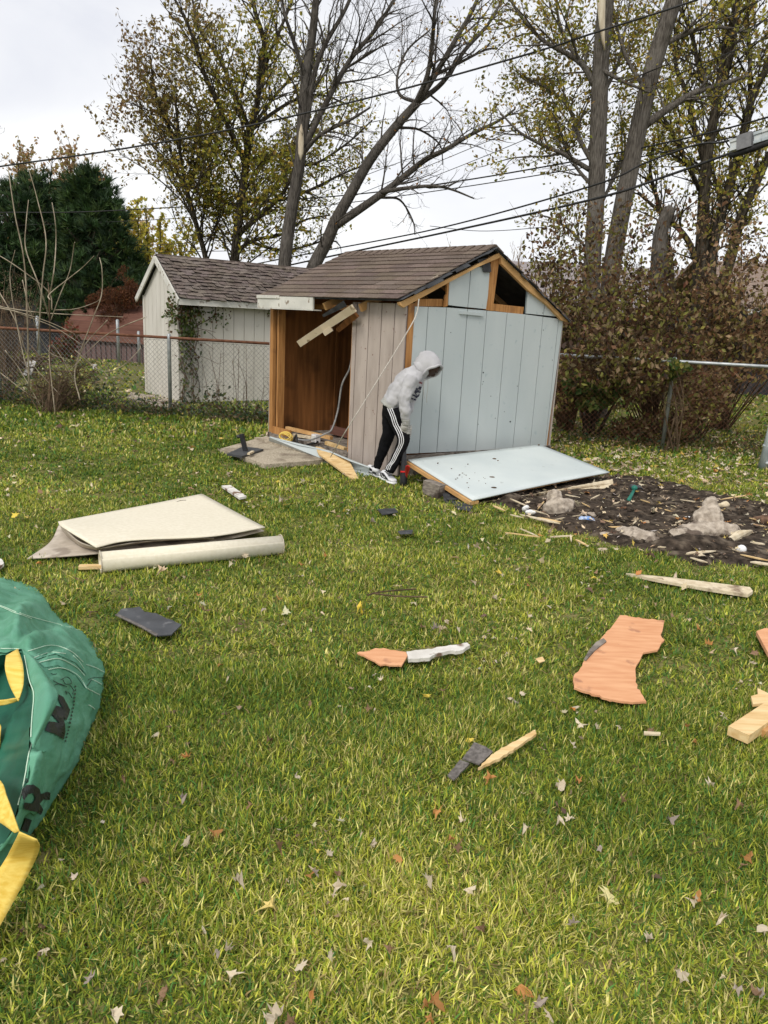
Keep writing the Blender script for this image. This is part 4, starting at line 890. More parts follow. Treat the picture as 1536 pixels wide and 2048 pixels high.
addl(T, [(1440, 180), (1465, 100, -.4), (1470, 20, -.6), (1465, -40)], 8, 3, 1, .1, 1.6, y)
addl(T, [(1500, 220), (1500, 120, .4), (1495, 40, .5), (1500, -40)], 6, 3, 1, .1, 1.5, y)
addl(T, [(1450, 420), (1420, 340, .8), (1370, 330, 1.1), (1330, 300, 1.3), (1290, 300, 1.5)], 5, 2, 1, .1, 1.3, y)
T.finish('dark_tree', 'dark many stemmed tree with yellow green leaves at the right edge', 'tree', at(1405, 850, 17), M['darkbark'], .092, [(.42, .38, .06), (.28, .27, .04), (.52, .42, .08), (.17, .16, .04), (.42, .26, .08)], (4, 3, 2, 2, 1.5), keep=lambda C: (fnoise(C[:, 0], C[:, 2], 2.6, 33)*.25+rng.random(len(C))) > .38)
# broken stump leaning there
mb = MB(); mb.tube(catmull(PL([(1308, 800), (1314, 640), (1318, 520), (1322, 465), (1333, 430), (1341, 412)], 12.6), 4), list(np.interp(np.linspace(0, 1, 21), [0, .4, .6, .8, .93, 1], [.15, .13, .11, .10, .085, .035])), 11)
P0 = at(1334, 432, 12.6)
for (ax, ay, dx, dy, r) in ((4, 0, 10, -28, .05), (9, 4, 20, -34, .035), (-4, 2, -6, -18, .06), (10, 12, 22, -8, .045), (2, -4, 4, -24, .06)): mb.tube([at(1334+ax, 432+ay, 12.6), at(1334+dx, 432+dy, 12.6)], [r, .006], 5)
tag(mb.build('broken_trunk', M['oldbark'], None, True), 'snapped off tree trunk with splintered top between the two right hand trees', 'tree trunk')
# ---- background trees
def simple_tree(name, label, px, py, y, top, wpx, bark, size, cols, wts, leafp, n=7, levels=3, up=.25, gaps=(1, 1, 1, 1), base_r=.14):
    b = at(px, py, y); b.z = 0; t = at(top[0], top[1], y); H_ = t.z; W_ = wpx*k_(y)
    T = Tree(levels, leafp, up=up, lenf=.38, minr=.006, gaps=gaps)
    T.limb([b, b.lerp(t, .3)+rv()*.1, b.lerp(t, .55)+rv()*.15], [base_r, base_r*.8, base_r*.5], 0, .5, .6, H_*.2)
    for i in range(n):
        a = 2*math.pi*i/n+random.uniform(-.3, .3); s0 = b.lerp(t, random.uniform(.2, .5)); fz = random.uniform(.5, .97); rr = W_*math.sqrt(max(.03, 1-((fz-.62)/.38)**2))*random.uniform(.6, 1); e_ = b.lerp(t, fz) + V3((math.cos(a)*rr, math.sin(a)*rr*.8, 0))
        T.limb([s0, s0.lerp(e_, .5)+V3((math.cos(a)*W_*.15, 0, -H_*.03)), e_], [base_r*.45, base_r*.25, .015], 0, .9, .15, H_*.2)
    return T.finish(name, label, 'tree', b, bark, size, cols, wts)
simple_tree('background_tree', 'half bare brownish tree rising behind the dark pines', 95, 620, 34, (100, 268), 115, M['darkbark'], .17, [(.40, .27, .15), (.32, .27, .09), (.48, .30, .14)], (3, 2, 1), 34, 22, gaps=(.9, .9, .9, 1))
simple_tree('background_tree', 'thinly leaved tan tree right of the pines', 230, 620, 38, (235, 378), 85, M['browntwig'], .16, [(.60, .46, .20), (.48, .34, .14)], (3, 2), 40, 18, gaps=(.9, .9, .9, 1))
simple_tree('yellow_tree', 'yellow leaved tree between the pines and the leafy tree', 300, 640, 32, (305, 398), 100, M['darkbark'], .17, [(.56, .48, .08), (.42, .40, .08), (.62, .44, .06)], (3, 3, 1), 75, 18, gaps=(1, 1, 1, 1))
simple_tree('bare_tree', 'leafless brush of a tree far behind the shed peak', 980, 620, 40, (985, 455), 110, M['twig'], .1, OL, (1,)*6, 0, 16, up=.6, gaps=(1, 1, .8, 1), base_r=.1)
simple_tree('background_tree', 'tan leaved small tree behind the right hand shrubs', 1090, 620, 24, (1085, 470), 70, M['browntwig'], .11, [(.36, .24, .10), (.28, .22, .06), (.42, .32, .10)], (3, 2, 1), 34, 8, gaps=(1, 1, 1, 1))
simple_tree('background_tree', 'pale leafless tree low at the far right edge', 1530, 640, 26, (1520, 400), 80, M['browntwig'], .10, [(.5, .34, .16), (.4, .24, .12)], (1, 1), 16, 9, gaps=(.9, .9, .9, 1))
simple_tree('bare_tree', 'leafless crown cut off by the left edge above the pines', -90, 640, 30, (-60, 190), 60, M['greywood'], .1, OL, (1,)*6, 0, 8, gaps=(.8, .8, .8, 1))
simple_tree('background_tree', 'thin brown twiggy tree behind the middle of the shed roof', 770, 640, 30, (770, 500), 120, M['browntwig'], .12, [(.5, .34, .10), (.36, .2, .08)], (1, 1), 18, 10, gaps=(.9, .9, .9, 1))
# pines
def pine(label, lumps, y, loc, nn_, trunk):
    t = thing('pine_tree', label, 'pine tree', loc); mb = MB(); mb.tube(trunk, [.28, .2, .04], 8); C = []; D = []
    for (px, py, r, dy) in lumps:
        c = at(px, py, y+dy); R = r*k_(y+dy); a0 = V3((trunk[0].x, trunk[0].y, max(.5, c.z-.8))); mb.tube([a0, a0.lerp(c, .6), c], [.07, .05, .02], 5)
        m = int(nn_*R*R)
        for _ in range(max(6, m)):
            q = rv().normalized()*R*random.uniform(.55, 1.05); q.z *= .8; q.y *= .9; tc_ = c+q; ax = (q.normalized()+V3((0, 0, .9))).normalized()
            for j in range(15):
                d = (ax+rv()*.42).normalized(); C.append(tc_); D.append(d)
    mb.build('trunk', M['darkbark'], t, True)
    C = np.array(C); D = np.array(D); n = len(C); s = rng.uniform(.18, .36, (n, 1)); sd_ = np.cross(D, rng.normal(size=(n, 3))); sd_ /= np.linalg.norm(sd_, axis=1)[:, None]
    V = np.stack([C-sd_*.021, C+sd_*.021, C+D*s], 1).reshape(-1, 3); F = np.arange(n*3).reshape(n, 3)
    cl = pal(n//15+1, [(.022, .05, .016), (.038, .078, .022), (.062, .105, .028), (.028, .055, .026)], (3, 3, 2, 2)); cl = np.repeat(cl, 15, axis=0)[:n]
    np_mesh('foliage', V, F, M['needle'], t, np.repeat(cl, 3, axis=0)); print('pine', n)
def cone(px0, top, bot, w, n, seed, p=.8):
    r = random.Random(seed); o = []
    for i in range(n):
        f = r.random()**.75; yy = top+(bot-top)*f; ww = w*(f**p)*.95+6; o.append((px0+r.uniform(-ww, ww), yy, r.uniform(20, 34), r.uniform(-1, 1)*ww*.014))
    return o
y = 25; b = at(185, 640, y); b.z = 0
pine('tall dark green pine with a pointed top, nearest the cream shed', cone(185, 352, 650, 105, 190, 1, .72)+[(183, 348, 11, 0), (186, 362, 14, 0), (180, 380, 18, 0)], y, b, 90, [b, b+V3((0, 0, 2.4)), at(185, 350, y)])
b = at(50, 640, y+1.5); b.z = 0
pine('broad round topped dark pine at the left edge', cone(62, 366, 640, 135, 170, 2, .42)+[(30, 365, 22, 0), (70, 358, 22, 0), (95, 368, 20, 0)], y+1.5, b, 76, [b, b+V3((0, 0, 2.4)), at(60, 370, y+1.5)])
b = at(-90, 640, y+1); b.z = 0
pine('dark pine cut off by the left edge of the yard', cone(-80, 400, 640, 110, 70, 3, .5), y+1, b, 55, [b, b+V3((0, 0, 2.4)), at(-80, 400, y+1)])
b = at(262, 640, y+2); b.z = 0
pine('small dark evergreen between the rust red bush and the cream shed', cone(268, 520, 640, 45, 40, 4, .5), y+2, b, 80, [b, b+V3((0, 0, 1)), at(268, 520, y+2)])

# ---------------------------------------------------------------- shrubs
def shrub(name, label, loc, blobs, nleaf, size, cols, wts, stems, bark, slim=.7, cat='shrub', droop=.8, stemr=.012):
    """blobs: (centre, rx, ry, rz, weight)"""
    t = thing(name, label, cat, loc); w_ = np.array([b[4] for b in blobs]); w_ = w_/w_.sum(); ii = rng.choice(len(blobs), nleaf, p=w_)
    q = rng.normal(size=(nleaf, 3)); q /= np.linalg.norm(q, axis=1)[:, None]; q *= rng.random((nleaf, 1))**.42
    c = np.array([list(b[0]) for b in blobs])[ii]; R = np.array([b[1:4] for b in blobs])[ii]
    sub = fnoise(c[:, 0]+q[:, 0]*R[:, 0], c[:, 2]+q[:, 2]*R[:, 2], 7, 4)
    C = c + q*R; ok = (C[:, 2] > .03) & (sub + .9*fnoise(C[:, 0]+C[:, 1], C[:, 2], 17, 6) > -.75 - .5*(C[:, 2] < 1.6)); C = C[ok]; n = len(C)
    pc = pal(n, cols, wts, .35); pz = np.clip(fnoise(C[:, 0], C[:, 2], 3.2, 21)*.8+rng.normal(0, .5, n), -1.4, 1.4)[:, None]; pc = np.clip(pc*(1+.35*pz)*np.array([[1, 1, 1]]) + np.clip(-pz, 0, 1)*.05*np.array([[.6, .9, .1]]), 0, 1) if nleaf > 9000 else pc
    leaf_mesh('foliage', C, rng.uniform(size*.6, size*1.35, n), pc, M['leaf'], t, slim=slim, droop=droop)
    mb = MB(); base_ = V3(loc)
    for k in range(stems):
        e_ = V3(C[random.randrange(n)]); a = base_ + V3((random.uniform(-.12, .12), random.uniform(-.08, .08), 0)); m = a.lerp(e_, .5) + rv()*.08 + V3((0, 0, .12))
        P = catmull([a, m, e_], 4); mb.tube(P, list(np.linspace(stemr*random.uniform(.8, 1.6), .003, len(P))), 5, cap=False)
        for j in range(12):
            p = V3(P[random.randrange(3, len(P))]); q_ = p + rv()*.18 + V3((0, 0, .06)); mb.tube([p, p.lerp(q_, .5)+rv()*.02, q_], [.004, .003, .002], 3, cap=False)
    mb.build('stem', bark, t, True); return t
BR = [(.13, .070, .035), (.19, .11, .055), (.32, .23, .13), (.17, .155, .04), (.30, .29, .07), (.20, .085, .045), (.06, .038, .026)]
def bl(px, py, y, rx, ry, rz, wt=1): return (at(px, py, y), rx*k_(y), ry, rz*k_(y), wt)
shrub('brown_shrub', 'large brown leaved shrub right beside the blue gable wall', G(1130, 862), [bl(1130, 690, 12, 70, .8, 100, 2.6), bl(1110, 560, 12.2, 65, .6, 70, .9), bl(1190, 620, 11.5, 85, .8, 90, 2.0), bl(1120, 770, 11.4, 50, .6, 60, .8), bl(1090, 480, 12.4, 45, .4, 60, .22), bl(1160, 490, 12.2, 70, .5, 80, .55), bl(1200, 710, 10.4, 80, .35, 70, .9)], 8200, .082, BR, (4, 4, 4, 4, 3, .5, 4), 46, M['browntwig'], slim=.55)
shrub('brown_shrub', 'brown leaved shrub mass under the broken trunk', G(1300, 868), [bl(1270, 650, 12, 90, .9, 95, 2.4), bl(1330, 700, 11.6, 90, .8, 95, 2.4), bl(1290, 560, 12.2, 80, .6, 70, .8), bl(1250, 750, 11.2, 70, .7, 70, 1.0), bl(1320, 470, 12.6, 90, .5, 90, .5), bl(1240, 470, 12.6, 60, .5, 90, .3), bl(1290, 730, 10.3, 50, .3, 60, .6)], 8000, .082, BR, (4, 4, 4, 4, 3, 1, 4), 50, M['browntwig'], slim=.55)
shrub('brown_shrub', 'russet shrub before the dark tree stems at the right edge', G(1440, 860), [bl(1440, 630, 12, 85, .8, 75, 2.4), bl(1500, 690, 11.6, 80, .8, 80, 1.3), bl(1420, 730, 11.6, 60, .6, 70, .8), bl(1460, 550, 12.2, 80, .6, 70, .6), bl(1580, 640, 11.8, 75, .8, 100, 1.6), bl(1420, 490, 12.4, 100, .5, 90, .5), bl(1520, 500, 12.4, 80, .5, 90, .35)], 6600, .082, [(.20, .115, .06), (.30, .18, .09), (.40, .28, .16), (.21, .18, .05), (.30, .15, .08), (.07, .045, .03), (.32, .28, .09)], (4, 4, 4, 3, 1, 4, 2), 46, M['browntwig'], slim=.55)
shrub('small_tree', 'small crooked dark tree with green leaves beneath the brown shrub', G(1178, 872), [bl(1195, 790, 11.2, 38, .35, 28, 2), bl(1150, 770, 11.1, 26, .25, 22, 1), bl(1230, 770, 11.3, 30, .3, 24, 1), bl(1180, 810, 11.0, 26, .2, 12, .8)], 900, .10, [(.06, .12, .03), (.12, .19, .05), (.24, .26, .06), (.12, .1, .03)], (3, 3, 2, 1), 10, M['darkbark'], cat='tree', stemr=.035)
shrub('vine_covered_post', 'leafy vine bunch on the fence post under the pale rail', G(1337, 905), [bl(1345, 740, 10.35, 16, .15, 26, 2), bl(1360, 735, 10.3, 24, .15, 12, 1)], 260, .07, [(.07, .13, .03), (.20, .20, .05), (.28, .24, .05)], (3, 2, 1), 6, M['browntwig'], cat='vine')
shrub('young_shrub', 'low red stemmed bush behind the fence right of the small tree', G(1390, 885), [bl(1400, 800, 11.0, 60, .5, 60, 2), bl(1330, 850, 11.0, 60, .4, 30, 1.3), bl(1260, 860, 11.2, 40, .4, 26, .8)], 2600, .07, BR, (4, 4, 4, 3, 3, 1, 2), 24, M['browntwig'])
shrub('evergreen_shrub', 'dark green evergreen bush before the house wall at the right', at(1450, 690, 19)*1, [bl(1450, 670, 19, 40, .8, 40, 1), bl(1530, 650, 19, 26, .6, 40, 1)], 2500, .10, [(.02, .045, .02), (.035, .06, .025)], (1, 1), 8, M['darkbark'])
shrub('rust_red_bush', 'rust red conifer bush between the pine and the cream shed', at(240, 690, 23)*1, [bl(250, 560, 23, 16, .25, 28, .8), bl(225, 600, 23, 34, .5, 26, 2), bl(262, 590, 23, 26, .4, 30, 2), bl(190, 605, 23, 18, .3, 18, 1), bl(235, 640, 23, 40, .5, 22, 1.4)], 6500, .09, [(.13, .050, .022), (.19, .08, .032), (.09, .035, .017)], (3, 2, 2), 12, M['browntwig'], slim=.25)
shrub('pale_brush', 'tangled pale leafless brush at the left edge', G(10, 800), [bl(20, 600, 14, 60, .7, 60, 1), bl(-10, 690, 13.5, 60, .6, 60, 1)], 1500, .035, [(.26, .24, .14), (.2, .17, .1)], (1, 1), 60, M['browntwig'], slim=.3, stemr=.006)
shrub('weedy_bush', 'knee high twiggy bush at the fence left of the cream shed', G(95, 828), [bl(90, 775, 11.8, 26, .3, 36, 1), bl(140, 790, 11.8, 30, .3, 30, 1.2), bl(170, 740, 11.8, 30, .3, 30, .6)], 700, .04, BR, (4, 4, 3, 2, 2, 1, 2), 34, M['browntwig'], stemr=.005)
shrub('ivy_bush', 'red leaved creeper on the end of the red brown shed', at(140, 700, 20.6)*1, [bl(140, 680, 20.6, 18, .3, 45, 1), bl(120, 700, 20.6, 22, .3, 25, .8)], 900, .09, [(.22, .05, .03), (.14, .09, .03), (.08, .09, .03)], (2, 2, 2), 6, M['browntwig'])
# weeds along both fences: too many to count
C = []; S_ = []
for k in range(5200):
    f = random.random(); p = FA.lerp(FB, f) + V3((0, random.gauss(.02, .22), 0)); h = abs(random.gauss(0, .10+.10*(fnoise(np.array([p.x]), np.array([0.]), 3, 2)[0] > 0))); C.append((p.x, p.y, h+.02)); S_.append(random.uniform(.04, .09))
for k in range(1500):
    p = V3((random.uniform(2.4, 7), 10.9+random.gauss(0, .35), 0)); C.append((p.x, p.y, abs(random.gauss(0, .12))+.02)); S_.append(random.uniform(.04, .09))
o = leaf_mesh('weeds', C, S_, pal(len(C), [(.05, .07, .02), (.09, .11, .03), (.10, .06, .03), (.18, .13, .07), (.05, .09, .05)], (3, 3, 2, 2, 2)), M['leaf'], slim=.5, org=(0, 0, 0)); tag(o, 'low tangled weeds along the foot of the fences', 'weeds', kind='stuff')
C = []; n = 9000
X = rng.uniform(-45, 60, n); Yb = rng.uniform(40, 46, n); Z = rng.random(n)**.8*(2.6+.8*fnoise(X, X*0, .5, 3)); C = np.stack([X, Yb, Z], 1)
o = leaf_mesh('far_hedge', C, rng.uniform(.3, .6, n), pal(n, [(.16, .12, .07), (.12, .12, .05), (.24, .17, .09), (.08, .08, .04)], (3, 2, 2, 2)), M['leaf'], slim=.7, org=(0, 0, 0)); tag(o, 'hazy brown hedge line at the far end of the yards', 'hedge', kind='stuff')
# pale canes and saplings on the left
CANES = [([(58, 780), (55, 640), (48, 520), (30, 430), (16, 335)], 3.2), ([(75, 700), (85, 560), (92, 480), (75, 400), (58, 340)], 2.6), ([(100, 640), (78, 570), (52, 500), (52, 450), (57, 400)], 2.6),
 ([(98, 600), (108, 540), (112, 480), (110, 440), (104, 405)], 2.4), ([(104, 620), (98, 585), (50, 545), (0, 512), (-30, 500)], 2.4), ([(100, 600), (99, 588), (140, 555), (165, 535), (188, 512)], 2.2), ([(102, 640), (120, 590), (140, 540), (148, 490), (150, 485)], 2.0),
 ([(98, 830), (100, 700), (98, 590), (96, 565)], 3.6), ([(160, 800), (150, 740), (185, 640), (203, 590), (204, 540), (199, 515)], 2.6), ([(-20, 610), (40, 620), (90, 626), (160, 630), (246, 634)], 2.2), ([(-20, 612), (40, 625), (100, 645), (150, 668)], 2), ([(0, 612), (60, 635), (110, 655), (165, 690)], 1.8),
 ([(-10, 570), (30, 640), (60, 720), (120, 790)], 2), ([(110, 620), (150, 618), (190, 605), (203, 595)], 1.8), ([(60, 760), (40, 680), (20, 560), (30, 500)], 2), ([(110, 830), (100, 690), (150, 760)], 1.8), ([(290, 635), (240, 655), (200, 680), (140, 740)], 1.8),
 ([(150, 700), (200, 740), (240, 735), (278, 700), (280, 690)], 1.6), ([(10, 700), (40, 740), (80, 810)], 1.8), ([(0, 745), (60, 790), (110, 815)], 1.6), ([(45, 560), (60, 620), (95, 700), (140, 720)], 1.6), ([(215, 640), (170, 690), (150, 740)], 1.6)]
for i, (pts, r) in enumerate(CANES):
    y = 10.6 + (i % 5)*.25; mb = MB(); mb.tube(catmull([at(a, b, y+(.15*math.sin(i+a))) for a, b in pts], 6), [r*.56*k_(y)*(1-.5*j/((len(pts)-1)*6)) for j in range((len(pts)-1)*6+1)], 6)
    up_ = pts[-1][1] < 560
    tag(mb.build('bare_cane', M['twig'] if i not in (7,) else M['browntwig'], None, True), 'pale leafless cane rising tall before the dark pines' if up_ else 'pale leafless cane arching low over the left fence', 'branch', 'tall bare canes before the pines' if up_ else 'low arching canes over the left fence')
# dry stalks against the cream shed
for i in range(14):
    p = FA.lerp(FB, random.uniform(.80, 1.0)) + V3((0, random.uniform(.1, .6), 0)); h = random.uniform(.5, 1.15); q = p+V3((random.uniform(-.25, .1), 0, h))
    mb = MB(); mb.tube(catmull([p, p.lerp(q, .5)+rv()*.03, q], 4), [.006]*5+[.004]*4, 4)
    for j in range(5): a = p.lerp(q, random.uniform(.3, 1)); mb.tube([a, a+rv()*.07+V3((0, 0, .06))], [.003, .002], 3)
    tag(mb.build('dry_stalk', M['browntwig']), 'dry brown weed stalk behind the fence against the cream shed', 'weed', 'dry weed stalks before the cream shed')
# ---------------------------------------------------------------- loose boards and debris
def slabz(name, pts, th, m, label, cat, group=None, parent=None):
    """flat piece given by (px, py, height) corners, extruded down to its real thickness"""
    mb = MB(); pts = [(p[0], p[1], p[2] if len(p) > 2 else .03) for p in pts]; rr_ = random.Random(len(pts)*7+int(pts[0][0]))
    if name in ('plywood', 'splinter', 'white_scrap', 'plywood_strip', 'black_board', 'shingle_piece'):
        am = {'plywood': 1.5, 'white_scrap': 1.3, 'splinter': 1.0, 'plywood_strip': .6}.get(name, .6); q = []
        for i in range(len(pts)):
            p0, p1 = pts[i], pts[(i+1) % len(pts)]; L_ = math.hypot(p1[0]-p0[0], p1[1]-p0[1]); k = max(1, int(L_/6)); q.append(p0)
            for j in range(1, k): f = j/k; q.append((p0[0]+(p1[0]-p0[0])*f+rr_.gauss(0, am), p0[1]+(p1[1]-p0[1])*f+rr_.gauss(0, am*.6), p0[2]+(p1[2]-p0[2])*f))
        pts = q
    P = [G(*p) for p in pts]; n = V3((0, 0, 0))
    for i in range(len(P)): n += P[i].cross(P[(i+1) % len(P)])
    n.normalize(); n = n if n.z > 0 else -n
    mb.prism(P, -n*th); o = mb.build(name, m, parent)
    return tag(o, label, cat, group)
def z_(pts, z): return [(a, b, z) for a, b in pts]
# fallen gable panel
pan = thing('shed_panel', 'large pale blue panel lying propped in front of the shed', 'panel', G(945, 1003))
Q = [G(816, 920, .24), G(1080, 890, .26), G(1219, 945, .12), G(945, 1001, .06)]
def qd(u, v): return (Q[0]*(1-u)*(1-v)+Q[1]*u*(1-v)+Q[2]*u*v+Q[3]*(1-u)*v)
nq = (Q[1]-Q[0]).cross(Q[3]-Q[0]).normalized(); nq = nq if nq.z > 0 else -nq
V = []; F = []
for i in range(25):
    for j in range(13):
        u, v = i/24, j/12; V.append(qd(u, v)+nq*(.012*math.sin(u*3.1)*math.sin(v*2.2)))
F = [[i*13+j, (i+1)*13+j, (i+1)*13+j+1, i*13+j+1] for i in range(24) for j in range(12)]
M['panelblue'] = mat('panel_pale_blue', (.53, .585, .585), (.60, .65, .64), 2, (1, 1, 1), rough=.5, spec=.4, bump=.05, c3=(.40, .43, .42), s3=11, l3=.66, h3=.76)
sh = np_mesh('sheet', np.array(V), F, M['panelblue'], pan, None, True); s = sh.modifiers.new('t', 'SOLIDIFY'); s.thickness = .012; s.offset = 0
mb = MB()
mb.bar(Q[0]-nq*.028, Q[3]-nq*.028, .05, .034, up=nq); mb.bar(Q[0]-nq*.028+(Q[1]-Q[0]).normalized()*.06, Q[3]-nq*.03+(Q[1]-Q[0]).normalized()*.06, .05, .03, up=nq); mb.bar(Q[1]-nq*.014, Q[2]-nq*.014, .015, .014, up=nq)
mb.bar(qd(0, .94)-nq*.02, qd(1, .94)-nq*.02, .04, .018, up=nq); mb.build('frame', M['rafter'], pan)
mb = MB(); r_ = random.Random(3)
for (px, py, r) in [(988, 921, .022), (983, 958, .030), (987, 979, .028), (1077, 893, .014), (875, 930, .008), (995, 925, .01), (935, 932, .006)]:
    c = onplane(px, py, Q[0], nq)+nq*.02; mb.ell(c, (r, r*.3, 0), (-r*.3, r*.6, 0), nq*.008, 7, 4)
for k in range(18):
    u = .06+abs(r_.gauss(0, .09)); v = .62+r_.gauss(0, .13)
    if 0 < u < .95 and .1 < v < .97: c = qd(u, v)+nq*.014; rr = r_.uniform(.002, .006); mb.ell(c, (rr*1.6, 0, 0), (0, rr, 0), nq*.004, 6, 3)
sp_ = mb.build('mud_specks', M['browntwig'], pan); sp_['kind'] = 'stuff'
def bdk(name, a, b, w_, h, m, label, cat='board', group=None, up=(0, 0, 1)):
    mb = MB(); mb.bar(a, b, w_, h, up=up); return tag(mb.build(name, m), label, cat, group)
slabz('plywood_strip', [(958, 1005, .02), (1080, 985, .05), (1225, 958, .10), (1227, 975, .03), (1130, 984, .03), (1020, 998, .012)], .012, M['palewood'], 'pale plywood strip sticking out under the fallen blue panel', 'board')
o = bdk('support_block', G(852, 972, .08), G(884, 984, .06), .10, .13, M['greywood'], 'grey block propping the near edge of the fallen panel', 'block')
slabz('tar_shingle', [(883, 978, .06), (896, 982, .06), (905, 1000, .02), (898, 1010, .01), (889, 1004, .01)], .006, M['tarpaper'], 'black shingle scrap hanging off the fallen panel edge', 'shingle')
slabz('tar_shingle', [(900, 1000, .03), (925, 1005, .035), (946, 1012, .03), (940, 1022, .02), (915, 1018, .02)], .006, M['tarpaper'], 'black shingle scrap lying on the grass by the panel corner', 'shingle')
slabz('tar_shingle', [(885, 988, .03), (908, 990, .045), (922, 998, .03), (896, 1000, .03)], .006, M['tarpaper'], 'crumpled black shingle scrap between the panel and the grass', 'shingle')
# shed threshold pieces
slabz('baseboard', [(540, 873, .15), (600, 889, .14), (658, 901, .14), (700, 920, .13), (740, 934, .10), (738, 948, .01), (700, 938, .01), (655, 920, .01), (600, 905, .01), (538, 888, .01)], .014, M['blue'], 'pale blue skirting board pulled off below the shed doorway', 'board')
slabz('baseboard', [(605, 904, .05), (660, 908, .09), (728, 930, .07), (742, 938, .05), (738, 952, .01), (715, 952, .01), (660, 930, .01)], .02, M['guard'], 'grey blue metal edged board below the pink wall boards', 'board')
slabz('pine_board', [(631, 893, .14), (641, 894, .14), (699, 922, .10), (717, 957, .012), (703, 957, .012), (637, 907, .11)], .02, M['pine'], 'pointed yellow pine board leaning off the shed threshold', 'board')
pad = MB(); pad.prism([SP(-.22, LT-.02, 0), SP(-.22, tl+.02, 0), SP(-.03, tl+.02, 0), SP(-.03, LT-.02, 0)], (0, 0, .075)); tag(pad.build('threshold_pad', M['concrete']), 'rough concrete threshold pad in front of the open doorway', 'threshold')
bdk('lumber', SP(.14, LT-.18, .20), SP(.22, 1.45, .19), .05, .04, M['rafter'], 'yellow two by four lying just inside the shed doorway')
bdk('lumber', SP(.10, 1.38, .15), SP(.10, 1.02, .13), .05, .04, M['pine'], 'short yellow lumber end by the right jamb of the doorway')
bdk('lumber', SP(.6, 2.0, .20), SP(.6, 1.15, .19), .02, .11, M['redshed'], 'reddish plank standing on edge inside the shed')
bdk('lumber', SP(.05, LT-.45, .155), SP(.16, LT-.78, .155), .05, .03, M['palewood'], 'splintered block behind the yellow cord coil')
bdk('plank', SP(-.015, LT-.10, .17), SP(-.015, 1.95, .17), .03, .10, M['stud'], 'orange brown sill plank at the left of the doorway')
jb = thing('junction_box', 'white electrical box lying on the doorway sill', 'electrical box', SP(.0, 1.40, .16))
mb = MB(); c = SP(-.02, 1.42, .205); mb.box(c, E1*.045, E2*.03, V3((0, .0, .045))); mb.build('box', M['ladder'], jb)
mb = MB(); mb.box(c-E2*.033, E1*.028, E2*.004, V3((0, 0, .028))); mb.build('cover', M['trim'], jb)
mb = MB()
for k in range(4):
    c = SP(-.06-.01*k, LT-.50, .13); P = [c+E1*(.085+.008*k)*math.cos(a)+V3((0, 0, .045*math.sin(a)+.01*k))-E2*(.03*math.sin(a+k)) for a in np.linspace(0, 6.2, 16)]; mb.tube(catmull(P, 2), .006, 5)
tag(mb.build('extension_cord', M['yellowcord']), 'coiled yellow extension cord on the threshold', 'cord')
mb = MB(); mb.tube(catmull([SP(-.05, LT-.62, .10), SP(-.08, LT-.72, .2), SP(-.1, LT-.78, .12), SP(-.1, LT-.9, .09), SP(-.06, 1.5, .12), SP(-.03, 1.36, .17)], 6), .012, 6); tag(mb.build('electric_cable', M['cable']), 'dark cable looping over the threshold to the white box', 'cable')
# umbrella base
ub = thing('umbrella_base', 'dark grey square umbrella stand on the concrete slab', 'umbrella stand', G(490, 902, .05))
mb = MB(); mb.prism([G(*p, .075) for p in [(454, 907), (487, 892), (527, 898), (484, 912)]], (0, 0, -.022)); mb.build('plate', M['dgrey'], ub)
mb = MB(); a = G(491, 902, .075); b = at(483, 868, a.y); mb.bar(a, b, .05, .04, up=(0, 1, 0)); mb.build('post', M['black'], ub)
mb = MB(); p = a.lerp(b, .85); mb.tube([p-V3((.02, 0, 0)), p-V3((.06, 0, 0))], .018, 8); mb.build('knob', M['black'], ub)
bdk('wood_chip', G(497, 908, .09), G(506, 903, .09), .03, .02, M['palewood'], 'small wood chip on the umbrella stand plate', 'wood chip')
# boards on the grass
slabz('plywood', z_([(1240, 1230), (1329, 1241), (1321, 1269), (1329, 1280), (1315, 1300), (1287, 1305), (1273, 1330), (1271, 1364), (1282, 1386), (1293, 1403), (1260, 1404), (1215, 1397), (1148, 1375), (1147, 1353), (1170, 1319), (1193, 1286), (1220, 1258)], .05), .010, M['orange'], 'large torn salmon plywood sheet with ragged edges on the grass', 'plywood')
slabz('bark_strip', z_([(1207, 1276), (1213, 1282), (1200, 1292), (1190, 1300), (1172, 1320), (1168, 1318), (1178, 1300), (1192, 1284)], .058), .006, M['greywood'], 'grey brown bark strip clinging to the left edge of the salmon plywood', 'strip')
slabz('plywood', z_([(714, 1305), (739, 1301), (751, 1296), (768, 1296), (788, 1300), (812, 1304), (811, 1318), (803, 1331), (785, 1330), (756, 1327), (741, 1318)], .05), .008, M['orange'], 'small pointed orange board scrap beside the chipped white wood', 'board')
slabz('white_scrap', z_([(813, 1303), (836, 1300), (869, 1296), (905, 1290), (934, 1285), (940, 1290), (927, 1299), (895, 1302), (878, 1306), (852, 1316), (817, 1318)], .055), .018, M['chippedwhite'], 'chipped white painted strip of wood on the grass', 'board')
slabz('black_board', z_([(232, 1230), (242, 1218), (279, 1213), (289, 1224), (311, 1226), (363, 1249), (343, 1269), (315, 1271), (283, 1253)], .045), .006, M['slate'], 'broken black board lying near the green bag', 'board')
slabz('board_edge', z_([(230, 1229), (236, 1227), (285, 1251), (316, 1268), (313, 1272), (282, 1254)], .048), .005, M['grit'], 'pale torn edge along the broken black board', 'strip')
slabz('shingle_piece', z_([(948, 1484), (970, 1492), (986, 1503), (959, 1528), (925, 1517)], .055), .006, M['grit'], 'grey square shingle piece beside the orange splinter', 'shingle')
slabz('shingle_piece', z_([(920, 1519), (939, 1526), (908, 1559), (895, 1550)], .05), .006, M['grit'], 'narrow grey shingle piece, lower of the two by the splinter', 'shingle')
